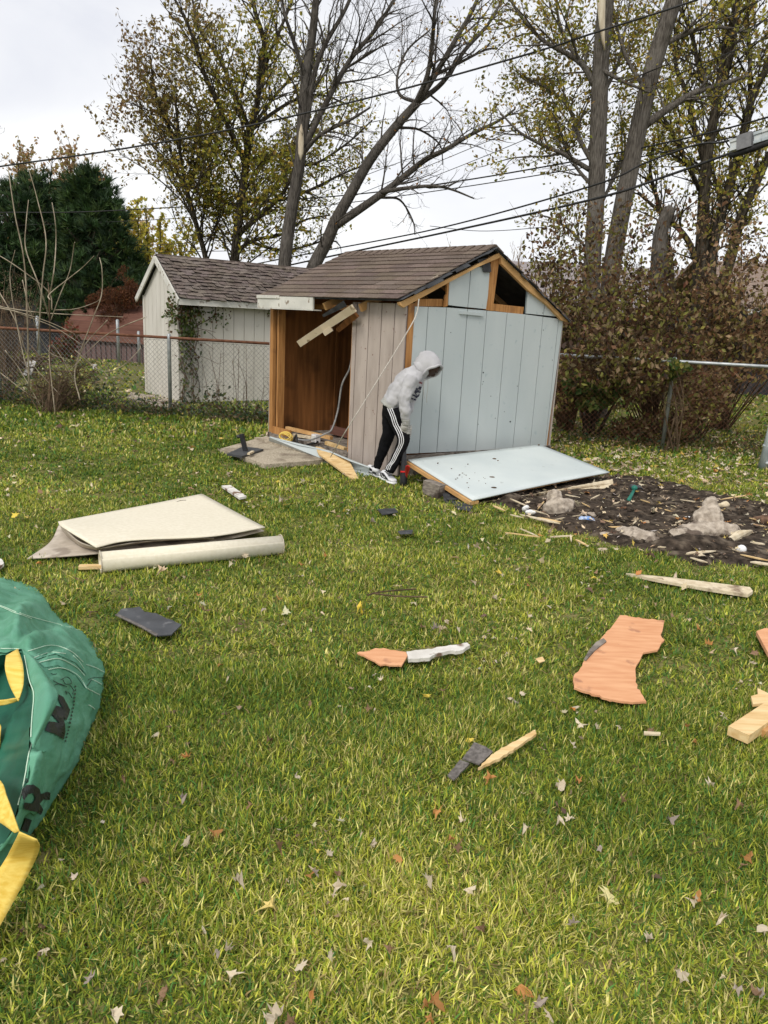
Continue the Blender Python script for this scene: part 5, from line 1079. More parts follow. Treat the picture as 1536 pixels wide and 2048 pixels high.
slabz('splinter', z_([(956, 1535), (992, 1503), (1070, 1459), (1073, 1467), (1037, 1492), (1003, 1514)], .065), .012, M['pine'], 'long orange wood splinter with a dark tip near the shingle pieces', 'wood splinter')
slabz('long_board', [(1252, 1146, .03), (1335, 1154, .04), (1500, 1174, .06), (1506, 1182, .06), (1496, 1189, .05), (1410, 1176, .05), (1316, 1159, .04)], .02, M['palewood'], 'long thin pale board lying below the soil patch', 'board')
slabz('grey_board', z_([(443, 971), (461, 970), (493, 992), (479, 995)], .055), .02, M['chippedwhite'], 'short grey white board end above the vinyl sheet', 'board')
slabz('board_corner', z_([(-40, 1128), (-20, 1112), (4, 1118), (8, 1126), (-10, 1140)], .05), .02, M['chippedwhite'], 'white board corner at the left edge above the green bag', 'board')
bdk('lumber', G(1476, 1470, .05), G(1660, 1345, .05), .085, .04, M['pine'], 'squared yellow timber end at the right edge of the lawn', 'lumber')
bdk('lumber', G(1515, 1462, .035), G(1680, 1390, .03), .07, .03, M['rafter'], 'orange split timber under the squared one at the right edge', 'lumber')
slabz('wood_chip', z_([(1502, 1392), (1516, 1388), (1515, 1376), (1532, 1384), (1548, 1392), (1545, 1404), (1506, 1408)], .07), .014, M['pine'], 'yellow split chip above the squared timber', 'wood chip')
slabz('board_end', z_([(1513, 1262), (1530, 1256), (1600, 1262), (1640, 1330), (1560, 1325), (1536, 1305)], .06), .022, M['orange'], 'orange board end poking in from the right edge', 'board')
slabz('white_chip', z_([(1288, 1462), (1321, 1464), (1321, 1468), (1288, 1467)], .05), .008, M['palewood'], 'thin pale sliver in the grass below the salmon plywood', 'wood splinter')
slabz('orange_chip', z_([(1071, 1317), (1085, 1313), (1090, 1321), (1079, 1325)], .055), .004, M['pine'], 'small square orange chip on the grass left of the plywood', 'wood chip')
slabz('tar_scrap', z_([(755, 1018), (790, 1016), (796, 1024), (765, 1030)], .04), .004, M['tarpaper'], 'dark scrap in the grass below the person', 'shingle')
slabz('tar_scrap', z_([(795, 1062), (826, 1059), (824, 1067), (800, 1068)], .05), .004, M['slate'], 'dark scrap lowest in the grass below the person', 'shingle')
slabz('scrap_board', [(1165, 917, .03), (1200, 914, .04), (1200, 919, .03), (1168, 922, .03)], .012, M['palewood'], 'small pale board behind the fallen panel', 'board')
for i, pts in enumerate([[(735, 1190), (760, 1184), (800, 1180), (832, 1178)], [(745, 1186), (790, 1192), (855, 1194)], [(340, 1010), (360, 1002), (372, 1001)]]):
    mb = MB(); mb.tube(catmull([G(a, b, .06) for a, b in pts], 5), .005, 5); tag(mb.build('twig', M['browntwig']), ['upper thin brown twig on the lawn', 'lower thin brown twig on the lawn', 'twig beside the far edge of the vinyl sheet'][i], 'twig')
# vinyl flooring
def patch(rows, k=7, solid=.006, name='patch', m=None, parent=None, wig=0.0):
    R = [catmull([G(*p) for p in r], k) for r in rows]; n = min(len(r) for r in R)
    R = [np.array([r[int(round(i*(len(r)-1)/(n-1)))] for i in range(n)]) for r in R]
    C = [catmull([R[i][j] for i in range(len(R))], k) for j in range(n)]; A = np.array(C)
    if wig: A[:, :, 2] += wig*fnoise(A[:, :, 0].ravel(), A[:, :, 1].ravel(), 9, 4).reshape(A.shape[:2])
    mk = A.shape[1]; F = [[j*mk+i, (j+1)*mk+i, (j+1)*mk+i+1, j*mk+i+1] for j in range(n-1) for i in range(mk-1)]
    o = np_mesh(name, A.reshape(-1, 3), F, m, parent, None, True)
    if solid: s = o.modifiers.new('t', 'SOLIDIFY'); s.thickness = solid; s.offset = 0
    return o
vs = thing('vinyl_sheet', 'folded cream vinyl flooring sheet lying on the lawn', 'vinyl sheet', G(300, 1080))
patch([[(116, 1044, .12), (210, 1026, .08), (310, 1007, .06), (404, 988, .05)], [(126, 1055, .17), (240, 1050, .13), (345, 1036, .10), (478, 1028, .06)], [(192, 1095, .13), (262, 1081, .13), (422, 1073, .12), (530, 1055, .08)]], 8, .007, 'top_layer', M['board'], vs)
patch([[(118, 1050, .05), (210, 1036, .05), (310, 1016, .03), (404, 992, .02)], [(100, 1085, .035), (200, 1080, .05), (345, 1060, .05), (478, 1035, .03)], [(54, 1118, .02), (190, 1108, .05), (430, 1082, .06), (528, 1062, .04)]], 8, .007, 'bottom_layer', M['backing'], vs)
patch([[(119, 1047, .15), (131, 1060, .15), (160, 1084, .12), (196, 1096, .11)], [(126, 1062, .08), (140, 1076, .07), (166, 1094, .06), (200, 1101, .06)]], 6, .005, 'folded_edge', M['backing'], vs)
patch([[(196, 1098, .10), (262, 1086, .11), (340, 1079, .11), (428, 1076, .10)], [(300, 1084, .05), (330, 1082, .06), (380, 1080, .06), (430, 1080, .05)]], 5, .005, 'middle_layer', M['backing'], vs)
vr = thing('vinyl_roll', 'rolled up cream vinyl flooring lying before the folded sheet', 'vinyl roll', G(380, 1130))
a, b = G(200, 1124, .072), G(562, 1089, .072); d = (b-a).normalized(); u = V3((0, 0, 1)); sd_ = d.cross(u); R0 = .068; n = 64; V = []; F = []
for e, p in enumerate((a, b)):
    for i in range(n): an = i*(2*math.pi*1.9)/(n-1)+1.2; r = R0 - .012*(1-i/(n-1))*1.6; V.append(p+sd_*r*math.cos(an)+u*r*math.sin(an))
F = [[i, i+1, n+i+1, n+i] for i in range(n-1)]
o = np_mesh('sheet', np.array(V), F, M['board'], vr, None, True); s = o.modifiers.new('t', 'SOLIDIFY'); s.thickness = .004; s.offset = 0
for p, q in ((a, d), (b, -d)): mb = MB(); P = [p+sd_*(R0+.001)*math.cos(t)+u*(R0+.001)*math.sin(t)+q*.002 for t in np.linspace(0, 6.283, 26)]; mb.tube(P, .003, 5); mb.build('edge', M['backing'], vr)
bdk('lumber', G(158, 1134, .03), G(205, 1133, .03), .045, .02, M['pine'], 'short orange stick poking out from the vinyl roll end', 'wood stick')

# ---------------------------------------------------------------- rocks, soil mound, tools
def rock(name, label, lumps, m, cat='rock', vox=.012, dsz=.06, dst=.035, group=None):
    mb = MB()
    for (px, py, z, rx, ry, rz) in lumps:
        c = G(px, py, 0); c.z = z; a = random.uniform(-.4, .4); mb.ell(c, (rx*math.cos(a), rx*math.sin(a), 0), (-ry*math.sin(a), ry*math.cos(a), random.uniform(-.02, .02)), (random.uniform(-.2, .2)*rz, 0, rz), 14, 9)
    o = mb.build(name, m, None, True); remesh(o, vox, 1, .4); displace(o, dsz*1.2, dst*1.0, vor=(name == 'rock')); displace(o, dsz*.35, dst*.5, depth=4); return tag(o, label, cat, group)
rock('rock', 'upright tan concrete chunk nearest the fallen panel', [(1112, 1030, .06, .13, .09, .10), (1105, 1025, .13, .07, .06, .09), (1130, 1030, .07, .08, .07, .08)], M['rock'])
rock('rock', 'largest peaked concrete chunk on the soil mound', [(1405, 1072, .03, .26, .13, .10), (1412, 1066, .12, .13, .09, .12), (1414, 1062, .22, .065, .06, .09), (1440, 1075, .06, .16, .09, .07), (1370, 1080, .03, .14, .09, .07)], M['rock'])
rock('rock', 'low pale concrete chunk left of the largest one', [(1262, 1078, .03, .10, .08, .06), (1285, 1084, .04, .11, .07, .06), (1305, 1090, .02, .09, .06, .05), (1245, 1068, .02, .07, .06, .05)], M['rock'])
rock('rock', 'small round stone in the soil left of the mound', [(1182, 1035, .02, .05, .035, .03)], M['rock'], vox=.008, dst=.015)
rock('rock', 'small pale stone at the grass edge of the soil', [(1208, 1075, .02, .05, .04, .03), (1222, 1078, .02, .04, .03, .02)], M['rock'], vox=.008, dst=.015)
rock('soil_mound', 'dark soil mound around the largest concrete chunk', [(1385, 1098, .0, .40, .16, .10), (1440, 1095, .0, .22, .14, .06), (1345, 1040, .0, .35, .2, .045), (1240, 1020, 0, .4, .25, .04), (1490, 1060, 0, .4, .3, .05)], M['soil'], 'soil mound', vox=.02, dst=.05, dsz=.1)
rock('wood_chunk', 'brown broken wood chunk at the right edge of the soil', [(1528, 1052, .05, .12, .06, .05), (1560, 1050, .05, .12, .06, .06)], M['pole'], 'wood chunk', dst=.02)
rock('rock', 'orange yellow chip of stone beyond the largest chunk', [(1445, 1018, .03, .06, .05, .045)], M['palewood'], vox=.008, dst=.02)
slabz('plywood', [(1462, 1075, .08), (1478, 1062, .10), (1505, 1060, .08), (1508, 1068, .03), (1485, 1080, .02), (1466, 1087, .02)], .02, M['palewood'], 'pale broken wood slab right of the largest concrete chunk', 'wood slab')
mb = MB(); c = G(1483, 1099, .045); mb.ell(c, (.036, 0, 0), (0, .036, 0), (0, 0, .036), 20, 12); tag(mb.build('ball', M['ball'], None, True), 'small white ball on the soil at the right', 'ball')
mb = MB(); mb.ell(G(1373, 1035, .04), (.055, .04, 0), (-.01, .014, 0), (0, 0, .008)); tag(mb.build('plastic_piece', M['ball'], None, True), 'white plastic sliver on the dark soil', 'plastic')
rock('plastic_bag', 'crumpled blue and white plastic scrap on the soil edge', [(1168, 1046, .03, .06, .035, .03), (1182, 1048, .03, .03, .03, .02)], M['bluebag'], 'plastic scrap', vox=.006, dsz=.03, dst=.03)
rock('plastic_bottle', 'crushed white plastic bottle among the yellow splinters', [(1050, 1028, .05, .03, .03, .03), (1060, 1034, .04, .05, .025, .025)], M['ball'], 'bottle', vox=.006, dsz=.03, dst=.015)
hm = thing('hammer', 'green handled hammer lying at the edge of the soil', 'hammer', G(1265, 990))
mb = MB(); mb.tube([G(1257, 1001, .05), G(1263, 990, .07), G(1269, 978, .10)], [.020, .016, .014], 10); mb.build('handle', M['hgreen'], hm, True)
mb = MB(); a, b = G(1262, 974, .11), G(1287, 975, .10); mb.tube([a, a.lerp(b, .25), a.lerp(b, .3), a.lerp(b, .65), a.lerp(b, .72), b+V3((0, 0, -.02))], [.028, .028, .020, .022, .014, .006], 10); mb.build('head', M['dgrey'], hm, True)
mb = MB(); c = G(1269, 976, .115); mb.ell(c, (.03, 0, 0), (0, .03, 0), (0, 0, .028)); mb.build('collar', M['hgreen'], hm, True)
# splinters
SPL = [(1040, 1030, 1120, 1048, .06), (1062, 1020, 1095, 1030, .02), (1075, 1036, 1125, 1046, .05), (1020, 1030, 1045, 1036, .02), (985, 1012, 1010, 1022, .03), (1100, 1075, 1145, 1072, .03), (1010, 1066, 1080, 1075, .012), (1040, 1058, 1075, 1073, .012), (1140, 1070, 1143, 1085, .02), (1150, 1080, 1175, 1092, .03),
 (1075, 1020, 1090, 1002, .02), (1060, 1016, 1020, 998, .02), (1180, 1000, 1200, 990, .02), (1160, 1005, 1180, 1015, .015), (1110, 1040, 1170, 1030, .015), (1310, 1015, 1345, 1024, .02), (1395, 1014, 1460, 1024, .035), (1400, 1003, 1435, 1010, .02), (1270, 1035, 1285, 1045, .02), (1215, 1055, 1248, 1055, .03),
 (1320, 1082, 1345, 1084, .04), (1315, 1095, 1355, 1095, .035), (1372, 1108, 1432, 1103, .045), (1380, 1116, 1415, 1126, .03), (1265, 1050, 1275, 1040, .015), (1490, 1035, 1512, 1040, .02), (1500, 1048, 1530, 1054, .02), (1480, 1110, 1536, 1122, .03), (1500, 1125, 1560, 1132, .06), (1460, 1098, 1480, 1104, .02), (1500, 1085, 1530, 1090, .05), (1350, 1047, 1365, 1042, .03), (1130, 990, 1160, 996, .02), (1205, 1040, 1225, 1046, .015), (1280, 1000, 1300, 1006, .02), (1225, 1010, 1240, 1004, .015), (1440, 1000, 1500, 990, .03), (1360, 1000, 1390, 1004, .02)]
for i, (x0_, y0_, x1_, y1_, w_) in enumerate(SPL):
    a, b = G(x0_, y0_, .03+random.uniform(0, .03)), G(x1_, y1_, .03+random.uniform(0, .04)); d = b-a; s_ = V3((-d.y, d.x, 0)).normalized()*w_/2; mb = MB(); q = lambda f: random.uniform(.5, 1)*f
    mb.prism([a, a.lerp(b, .2)+s_*q(1), a.lerp(b, .7)+s_*q(1), b, a.lerp(b, .75)-s_*q(1), a.lerp(b, .3)-s_*q(1)], (0, 0, .008))
    tag(mb.build('wood_splinter', random.choice([M['pine'], M['palewood'], M['palewood']])), 'pale yellow wood splinter lying on the torn up soil', 'wood splinter', 'wood splinters on the torn up soil')
n = 1500; C = []
PD = np.array(DIRT)
while len(C) < n:
    x, y_ = random.uniform(PD[:, 0].min(), PD[:, 0].max()), random.uniform(PD[:, 1].min()-.1, PD[:, 1].max())
    if inpoly(np.array([x]), np.array([y_]), DIRT)[0] or random.random() < .12: C.append((x, y_, random.uniform(.035, .06)))
o = leaf_mesh('wood_chips', C, rng.uniform(.015, .07, n), pal(n, [(.62, .50, .32), (.42, .32, .2), (.2, .14, .09), (.5, .45, .4), (.04, .03, .025)], (3, 2, 2, 1, 3), .3), M['litter'], slim=.22, flat=.8, org=(0, 0, 0)); tag(o, 'small wood chips and crumbs over the torn up soil', 'wood chips', kind='stuff')
mb = MB(); cols_ = [(1, 1, 1)]
for k in range(420):
    while True:
        x, y_ = random.uniform(PD[:, 0].min(), PD[:, 0].max()), random.uniform(PD[:, 1].min(), PD[:, 1].max())
        if inpoly(np.array([x]), np.array([y_]), DIRT)[0]: break
    r = random.uniform(.008, .04)**1.0; c = V3((x, y_, .03+r*.3)); P = [c+rv()*r*.25+V3(v)*r*random.uniform(.6, 1.2) for v in ((1, 0, 0), (0, 1, 0), (-1, 0, 0), (0, -1, 0), (0, 0, .8), (0, 0, -.8))]
    mb.add(P, [[0, 1, 4], [1, 2, 4], [2, 3, 4], [3, 0, 4], [1, 0, 5], [2, 1, 5], [3, 2, 5], [0, 3, 5]])
o = mb.build('soil_clods', M['soil']); tag(o, 'dark crumbly clods over the torn up soil', 'soil clods', kind='stuff')
# things in the neighbour's yard
lc = thing('slatted_crate', 'white slatted crate leaning on the brush pile', 'crate', at(60, 740, 16)*1)
mb = MB(); 
for i in range(2): mb.bar(at(50+i*9, 750, 16), at(60+i*9, 722, 16), .07, .02, up=(0, 1, 0))
mb.build('slat', M['ladder'], lc)
mb = MB()
for i in range(3): mb.bar(at(46, 748-i*11, 16.05), at(70, 748-i*10, 16.05), .04, .02, up=(0, 1, 0))
mb.build('crossbar', M['greywood'], lc)
mb = MB()
for k in range(60): c = at(random.gauss(50, 22), 752, 16.3); a = rv()*.5; a.z = abs(a.z)*.3; mb.tube([c+V3((0, 0, .05+random.random()*.3)), c+a+V3((0, 0, .1+random.random()*.3))], random.uniform(.008, .03), 4)
tag(mb.build('brush_pile', M['browntwig']), 'brown brush pile beyond the left fence', 'brush pile')
mb = MB(); p = G(190, 742); mb.tube([p, p+V3((0, 0, .16))], .05, 8); tag(mb.build('marker', M['ladder']), 'small white marker in the grass before the red brown shed', 'marker')

# ---------------------------------------------------------------- green waste bag with yellow straps
ST = [((-260, 1165), (-200, 1310), .30), ((-120, 1150), (-90, 1308), .34), ((0, 1152), (0, 1305), .36), ((75, 1180), (25, 1302), .37), ((120, 1236), (44, 1299), .37), ((178, 1272), (52, 1318), .37), ((206, 1318), (60, 1348), .37), ((210, 1365), (68, 1385), .37), ((196, 1425), (67, 1430), .36),
      ((174, 1480), (60, 1480), .35), ((150, 1535), (52, 1540), .32), ((107, 1605), (38, 1600), .27), ((68, 1662), (22, 1655), .20), ((25, 1715), (-10, 1705), .12), ((-60, 1800), (-80, 1780), .05)]
bag = thing('waste_bag', 'crumpled green woven waste bag with yellow straps at the left edge', 'bag', G(20, 1500))
so_ = catmull([(a[0], a[1], b[0], b[1], h) for a, b, h in ST], 6); V = []; nv = 15
for r in so_:
    for j in range(nv):
        v = j/(nv-1); h = r[4]*min(1, (math.sin(v*math.pi/2))**.8*1.02)
        V.append(G(r[0]*(1-v)+r[2]*v, r[1]*(1-v)+r[3]*v, h))
V = np.array(V); ns = len(so_)
uu = np.repeat(np.arange(ns), nv)/ns; vv_ = np.tile(np.arange(nv), ns)/(nv-1)
V[:, 2] += (.022*np.sin(uu*60+vv_*5)+.018*np.sin(uu*27-vv_*9+1))*np.sin(vv_*math.pi)**.7*(1)
rg = lambda t: 1-np.abs(np.sin(t))
V[:, 2] += (.020*rg(uu*34+vv_*4+1.2*np.sin(vv_*5))+.014*rg(uu*15-vv_*7+2)+.012*rg(vv_*11+2*np.sin(uu*22)))*np.sin(vv_*math.pi)**.6 - .012
V[:, 2] = np.maximum(V[:, 2], .0)
F = [[i*nv+j, (i+1)*nv+j, (i+1)*nv+j+1, i*nv+j+1] for i in range(ns-1) for j in range(nv-1)]
bb = np_mesh('outer_cloth', V, F, M['green'], bag, None, True, subsurf=1); displace(bb, .07, .028, depth=4); displace(bb, .02, .006)
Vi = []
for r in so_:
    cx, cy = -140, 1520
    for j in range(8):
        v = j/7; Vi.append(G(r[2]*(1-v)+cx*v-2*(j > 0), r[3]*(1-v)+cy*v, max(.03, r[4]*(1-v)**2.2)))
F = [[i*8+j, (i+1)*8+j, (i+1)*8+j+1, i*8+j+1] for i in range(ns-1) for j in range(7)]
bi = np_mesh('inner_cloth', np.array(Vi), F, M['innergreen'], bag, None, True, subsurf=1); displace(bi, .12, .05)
bpy.context.view_layer.update()
fl_ = patch([[(44, 1298, .385), (56, 1345, .39), (66, 1400, .385), (60, 1480, .365)], [(62, 1312, .40), (88, 1356, .43), (92, 1416, .42), (64, 1488, .36)], [(66, 1314, .39), (104, 1368, .41), (114, 1400, .41), (66, 1496, .35)]], 6, .004, 'folded_flap', M['green'], bag)
bpy.context.view_layer.update(); BV = bvh_of(bb)
def c1(p): return (p[0]/5.535, p[1]/5.535+1130)
def c2(p): return (p[0]/4.763, p[1]/4.763+1420)
mb = MB()
for poly in ([(625, 1430), (690, 1465), (765, 1610), (740, 1690), (720, 1728), (690, 1680), (705, 1760), (712, 1850), (695, 1930), (600, 1875), (490, 1838), (530, 1735), (600, 1745), (655, 1765), (600, 1700), (560, 1655), (610, 1560), (665, 1575), (690, 1600), (640, 1500)],): decal(mb, BV, [c1(p) for p in poly], .004, 4)
mb.build('printed_letter', M['ink'], bag); mb = MB()
for poly in ([(218, 940), (222, 760), (260, 715), (310, 712), (365, 750), (378, 800), (440, 775), (470, 790), (462, 858), (400, 850), (365, 895), (402, 945), (380, 1000), (335, 965), (218, 940), (225, 880), (300, 885), (326, 840), (305, 795), (255, 800), (225, 860)], [(235, 1020), (292, 1045), (250, 1165), (190, 1140)]): decal(mb, BV, [c2(p) for p in poly], .004, 3)
mb.build('printed_letter', M['ink'], bag); mb = MB()
for k in range(16):
    t = k/15; x = 148-20*t**1.5; y_ = 1372+108*t; decal(mb, BV, [(x, y_), (x+2.6, y_+1), (x+2, y_+4.2), (x-.6, y_+3.4)], .004, 5)
mb.build('printed_line', M['ink'], bag)
mb = MB()
for pts in ([(101, 1348), (108, 1350), (114, 1349)], [(105, 1362), (116, 1368), (127, 1372)], [(108, 1370), (118, 1368), (132, 1374)], [(120, 1360), (134, 1355), (142, 1366), (130, 1369), (124, 1360)], [(138, 1370), (146, 1382), (143, 1388)], [(128, 1384), (136, 1386), (142, 1396)], [(130, 1382), (132, 1390)], [(175, 1360), (186, 1356), (205, 1355)], [(174, 1373), (182, 1360)]): line_on(mb, BV, pts, .0011, .003, 3, 4)
line_on(mb, BV, [(54+3.2*math.cos(a), 1562+3.8*math.sin(a)) for a in np.linspace(0, 6.28, 9)], .0009, .003, 2, 4); line_on(mb, BV, [(53, 1564), (53, 1560), (55, 1561), (55.5, 1564)], .0008, .003, 2, 4)
mb.build('pen_marks', M['ink'], bag)
mb = MB()
for pts in ([(0, 1212), (60, 1234), (120, 1250), (180, 1266)], [(0, 1214), (30, 1226), (62, 1238)], [(56, 1303), (100, 1291), (140, 1303), (165, 1325)], [(66, 1318), (95, 1306), (130, 1308)], [(78, 1326), (115, 1318), (150, 1334), (168, 1352)], [(96, 1340), (125, 1337), (155, 1352), (172, 1378)],
            [(172, 1330), (190, 1336), (207, 1345)], [(182, 1359), (202, 1369)], [(174, 1378), (198, 1390)], [(176, 1410), (188, 1418)], [(2, 1298), (40, 1299)], [(145, 1312), (158, 1325), (166, 1338)],
            [(66, 1470), (57, 1520), (50, 1560), (38, 1610), (24, 1660)]): line_on(mb, BV, pts, .0016, .003, 6, 5)
BF = bvh_of(fl_)
line_on(mb, BF, [(50, 1312), (60, 1360), (69, 1388), (66, 1430), (63, 1475)], .0016, .003, 8, 5)
mb.build('stitching', M['thread'], bag)
mb = MB()
for poly in ([(66, 1312), (100, 1295), (140, 1306), (168, 1335), (172, 1350), (150, 1326), (110, 1308), (72, 1320)], [(80, 1328), (115, 1320), (150, 1337), (172, 1368), (171, 1378), (150, 1350), (115, 1331), (88, 1336)]): decal(mb, BV, poly, .0025, 5)
mb.build('faded_stripe', M['stripe'], bag)
def strap(name, rows): return patch(rows, 5, .004, name, M['yellow'], bag)
strap('strap', [[(36, 1298, .40), (46, 1330, .41), (47, 1368, .38), (38, 1402, .34)], [(12, 1312, .40), (10, 1338, .41), (20, 1372, .37), (36, 1403, .34)]])
strap('strap', [[(-60, 1400, .3), (0, 1400, .32), (24, 1397, .34), (38, 1396, .35)], [(-60, 1412, .28), (0, 1411, .30), (24, 1406, .32), (38, 1400, .335)]])
strap('strap', [[(-120, 1500, .34), (-10, 1552, .34), (14, 1595, .34), (38, 1662, .32)], [(-120, 1600, .3), (-40, 1625, .3), (0, 1645, .3), (30, 1666, .31)]])
strap('strap', [[(38, 1664, .32), (20, 1702, .22), (0, 1735, .16), (-110, 1905, .06)], [(74, 1680, .30), (78, 1702, .20), (44, 1772, .11), (-60, 1960, .03)]])
strap('strap', [[(-80, 1440, .2), (-6, 1445, .24), (0, 1470, .22)], [(-80, 1500, .14), (-10, 1500, .16), (0, 1490, .18)]])

# ---------------------------------------------------------------- the person
KP = .00492
def A3(px, py, y): return at(px, py, y)
def sec(px, py, y, ax, ay, r, lat): d = math.hypot(ax, ay); return (at(px, py, y), V3((ax/d, 0, -ay/d))*r*KP, V3((0, lat, 0)))
per = thing('person', 'person in a grey hoodie and black striped track pants, bending forward beside the shed', 'person', G(770, 962))
PB = (.72, .69)
tor = [(780, 811, 20, .150), (787, 803, 22, .158), (798, 789, 27.5, .165), (813, 771, 28, .178), (827, 756, 25, .185), (838, 745, 18, .13), (846, 739, 13.5, .085)]
near_arm = [(825, 756, 7.33, 15.5), (817, 775, 7.29, 13.5), (808.5, 797, 7.26, 12), (809.5, 820, 7.25, 10.5), (811.5, 838, 7.27, 8.8), (812, 848, 7.28, 7)]
far_arm = [(832, 760, 7.64, 14), (828, 782, 7.68, 12), (819, 806, 7.66, 11), (813, 830, 7.55, 9), (811, 846, 7.44, 7)]
near_leg = [(788, 818, 7.42, 19), (794, 838, 7.40, 18), (801, 858, 7.37, 15.5), (807.5, 876, 7.34, 13), (803, 893, 7.35, 12), (795, 912, 7.36, 11), (786, 930, 7.365, 10.5), (778, 943, 7.37, 10)]
far_leg = [(784, 818, 7.56, 20), (781, 842, 7.58, 18), (778, 864, 7.58, 14.5), (771, 885, 7.60, 13), (764, 905, 7.61, 11), (757, 924, 7.62, 9), (753, 937, 7.62, 8)]
def limb(mb, L_, f=1.0, n=16): mb.tube(catmull([at(a, b, c) for a, b, c, r in L_], 4), list(np.interp(np.linspace(0, 1, (len(L_)-1)*4+1), np.linspace(0, 1, len(L_)), [r*KP*f for *_, r in L_])), n)
# body
mb = MB(); mb.loft([sec(a, b, 7.5, *PB, r*.86, l*.86) for a, b, r, l in tor])
for L_ in (near_arm, far_arm): limb(mb, L_, .6)
for L_ in (near_leg, far_leg): limb(mb, L_, .72)
fdir = V3((.52, -.10, -.85)).normalized(); fup = V3((.85, 0, .52)); hc = at(860, 732, 7.49)     # face looks down and forward
hs_ = V3((0, 1, 0))
mb.tube([at(840, 744, 7.5), at(852, 740, 7.5), hc], [.055, .052, .05], 12)
mb.ell(hc, fup*.105, hs_*.074, fdir*.088, 18, 14); mb.ell(hc+fdir*.03-fup*.06, fup*.045, hs_*.05, fdir*.05)
mb.ell(hc+fdir*.092-fup*.012, fup*.026, hs_*.013, fdir*.018, 8, 6)
for s_ in (-1, 1):
    mb.ell(hc+hs_*.074*s_-fup*.005, fup*.028, hs_*.010, fdir*.016, 8, 6); mb.ell(hc+fdir*.080+hs_*.03*s_+fup*.032, fup*.008, hs_*.024, fdir*.012, 8, 6)
mb.ell(hc+fdir*.080-fup*.052, fup*.009, hs_*.026, fdir*.012, 8, 6)
def hand(mb, c, down, across, out, f=1.0):              # palm with four curled fingers and a thumb closed around a shaft
    mb.ell(c, across*.040*f, out*.017*f, down*.045*f, 12, 8)
    for i in range(4):
        o = c + down*(-.010+.0*i)*f + across*(0)*f; ln = (.95, 1.08, 1.0, .8)[i]*f
        b0 = c + down*(.034)*f + across*(-.030+.020*i)*f
        b0 = c + down*(-.030+.021*i)*f - across*.030*f
        P = [b0, b0 - across*.024*ln + out*.010*f, b0 - across*.030*ln + out*.036*f, b0 - across*.006*ln + out*.050*f, b0+across*.012*ln+out*.044*f]
        mb.tube(catmull(P, 3), [.0098*f]*7+[.0088*f]*5+[.0075*f], 8)
    t0 = c - down*.034*f + across*.020*f; mb.tube(catmull([t0, t0+out*.030*f-down*.006*f+across*.006, t0+out*.052*f+down*.012*f-across*.012, t0+out*.052*f+down*.034*f-across*.022], 3), [.012*f]*4+[.0105*f]*4+[.0085*f]*2, 8)
hA = at(808, 858, 7.30); hB = at(809, 868, 7.40)
dn_ = V3((-.10, 0, -1)).normalized(); ac_ = V3((-1, .1, .10)).normalized(); ot_ = V3((.1, .95, 0)).normalized()
hand(mb, hA, dn_, ac_, ot_, .9); hand(mb, hB+V3((0, .09, 0)), dn_, ac_, -ot_, .9)
bo = mb.build('body', M['skin'], per, True); remesh(bo, .007, 2, .4)
# gloves over the hands
for nm, c, o_, w_ in (('glove', hA, ot_, near_arm[-1]), ('glove', hB+V3((0, .09, 0)), -ot_, far_arm[-1])):
    mb = MB(); hand(mb, c, dn_, ac_, o_, 1.08); mb.tube([at(w_[0], w_[1]-1, w_[2]), at(w_[0]-1, w_[1]+4, w_[2]), c-dn_*.01], [.031, .033, .036], 12)
    remesh(mb.build(nm, M['glove'], per, True), .005, 2, .4)
# pants
mb = MB(); mb.loft([sec(781, 806, 7.5, *PB, 18, .14), sec(784, 814, 7.5, .9, .45, 20.5, .155), sec(786, 824, 7.5, 1, .15, 21, .160), sec(788, 834, 7.49, 1, 0, 18, .14)])
for L_ in (near_leg, far_leg): limb(mb, L_)
pa = mb.build('track_pants', M['pants'], per, True); remesh(pa, .010, 6, .5); displace(pa, .07, .020)
bpy.context.view_layer.update(); BP = bvh_of(pa)
mb = MB(); base_ = [(779, 815), (786, 832), (791, 848), (797, 860), (802, 872), (803, 885), (798, 898), (791, 912), (785, 924), (779, 931), (775, 940)]
for k in (-1, 0, 1):
    q = [hit(BP, p[0]+k*3.7, p[1]-k*.8, .004) for p in catmull(base_, 4)]; q = [v for v in q if v is not None]; VV = []
    for i in range(len(q)):
        t_ = (q[min(i+1, len(q)-1)]-q[max(i-1, 0)]).normalized(); s_ = t_.cross((q[i]-EYE).normalized()).normalized()*.0040; VV += [q[i]-s_, q[i]+s_]
    mb.add(VV, [[2*i, 2*i+1, 2*i+3, 2*i+2] for i in range(len(q)-1)])
mb.build('side_stripes', M['whitecloth'], pa)
# hoodie
mb = MB(); mb.loft([sec(a, b, 7.5, *PB, r, l) for a, b, r, l in tor], 24)
for L_ in (near_arm, far_arm): limb(mb, L_)
hd = mb.build('hoodie', M['hoodie'], per, True); remesh(hd, .010, 7, .5); displace(hd, .09, .038, depth=3); displace(hd, .03, .003)
mb = MB(); mb.loft([sec(775.5, 811, 7.5, .80, .60, 20, .148), sec(778, 816.5, 7.5, .88, .47, 20.5, .158), sec(781, 812, 7.5, .8, .6, 22, .160), sec(784, 806, 7.5, .74, .66, 21.5, .155)], 24)
remesh(mb.build('waistband', M['hem'], hd, True), .010, 4, .5)
mb = MB(); limb(mb, [(811.5, 838, 7.27, 8.9), (812, 843, 7.275, 8.2), (812, 850, 7.28, 7.4)]); mb.build('cuff', M['hem'], hd, True)
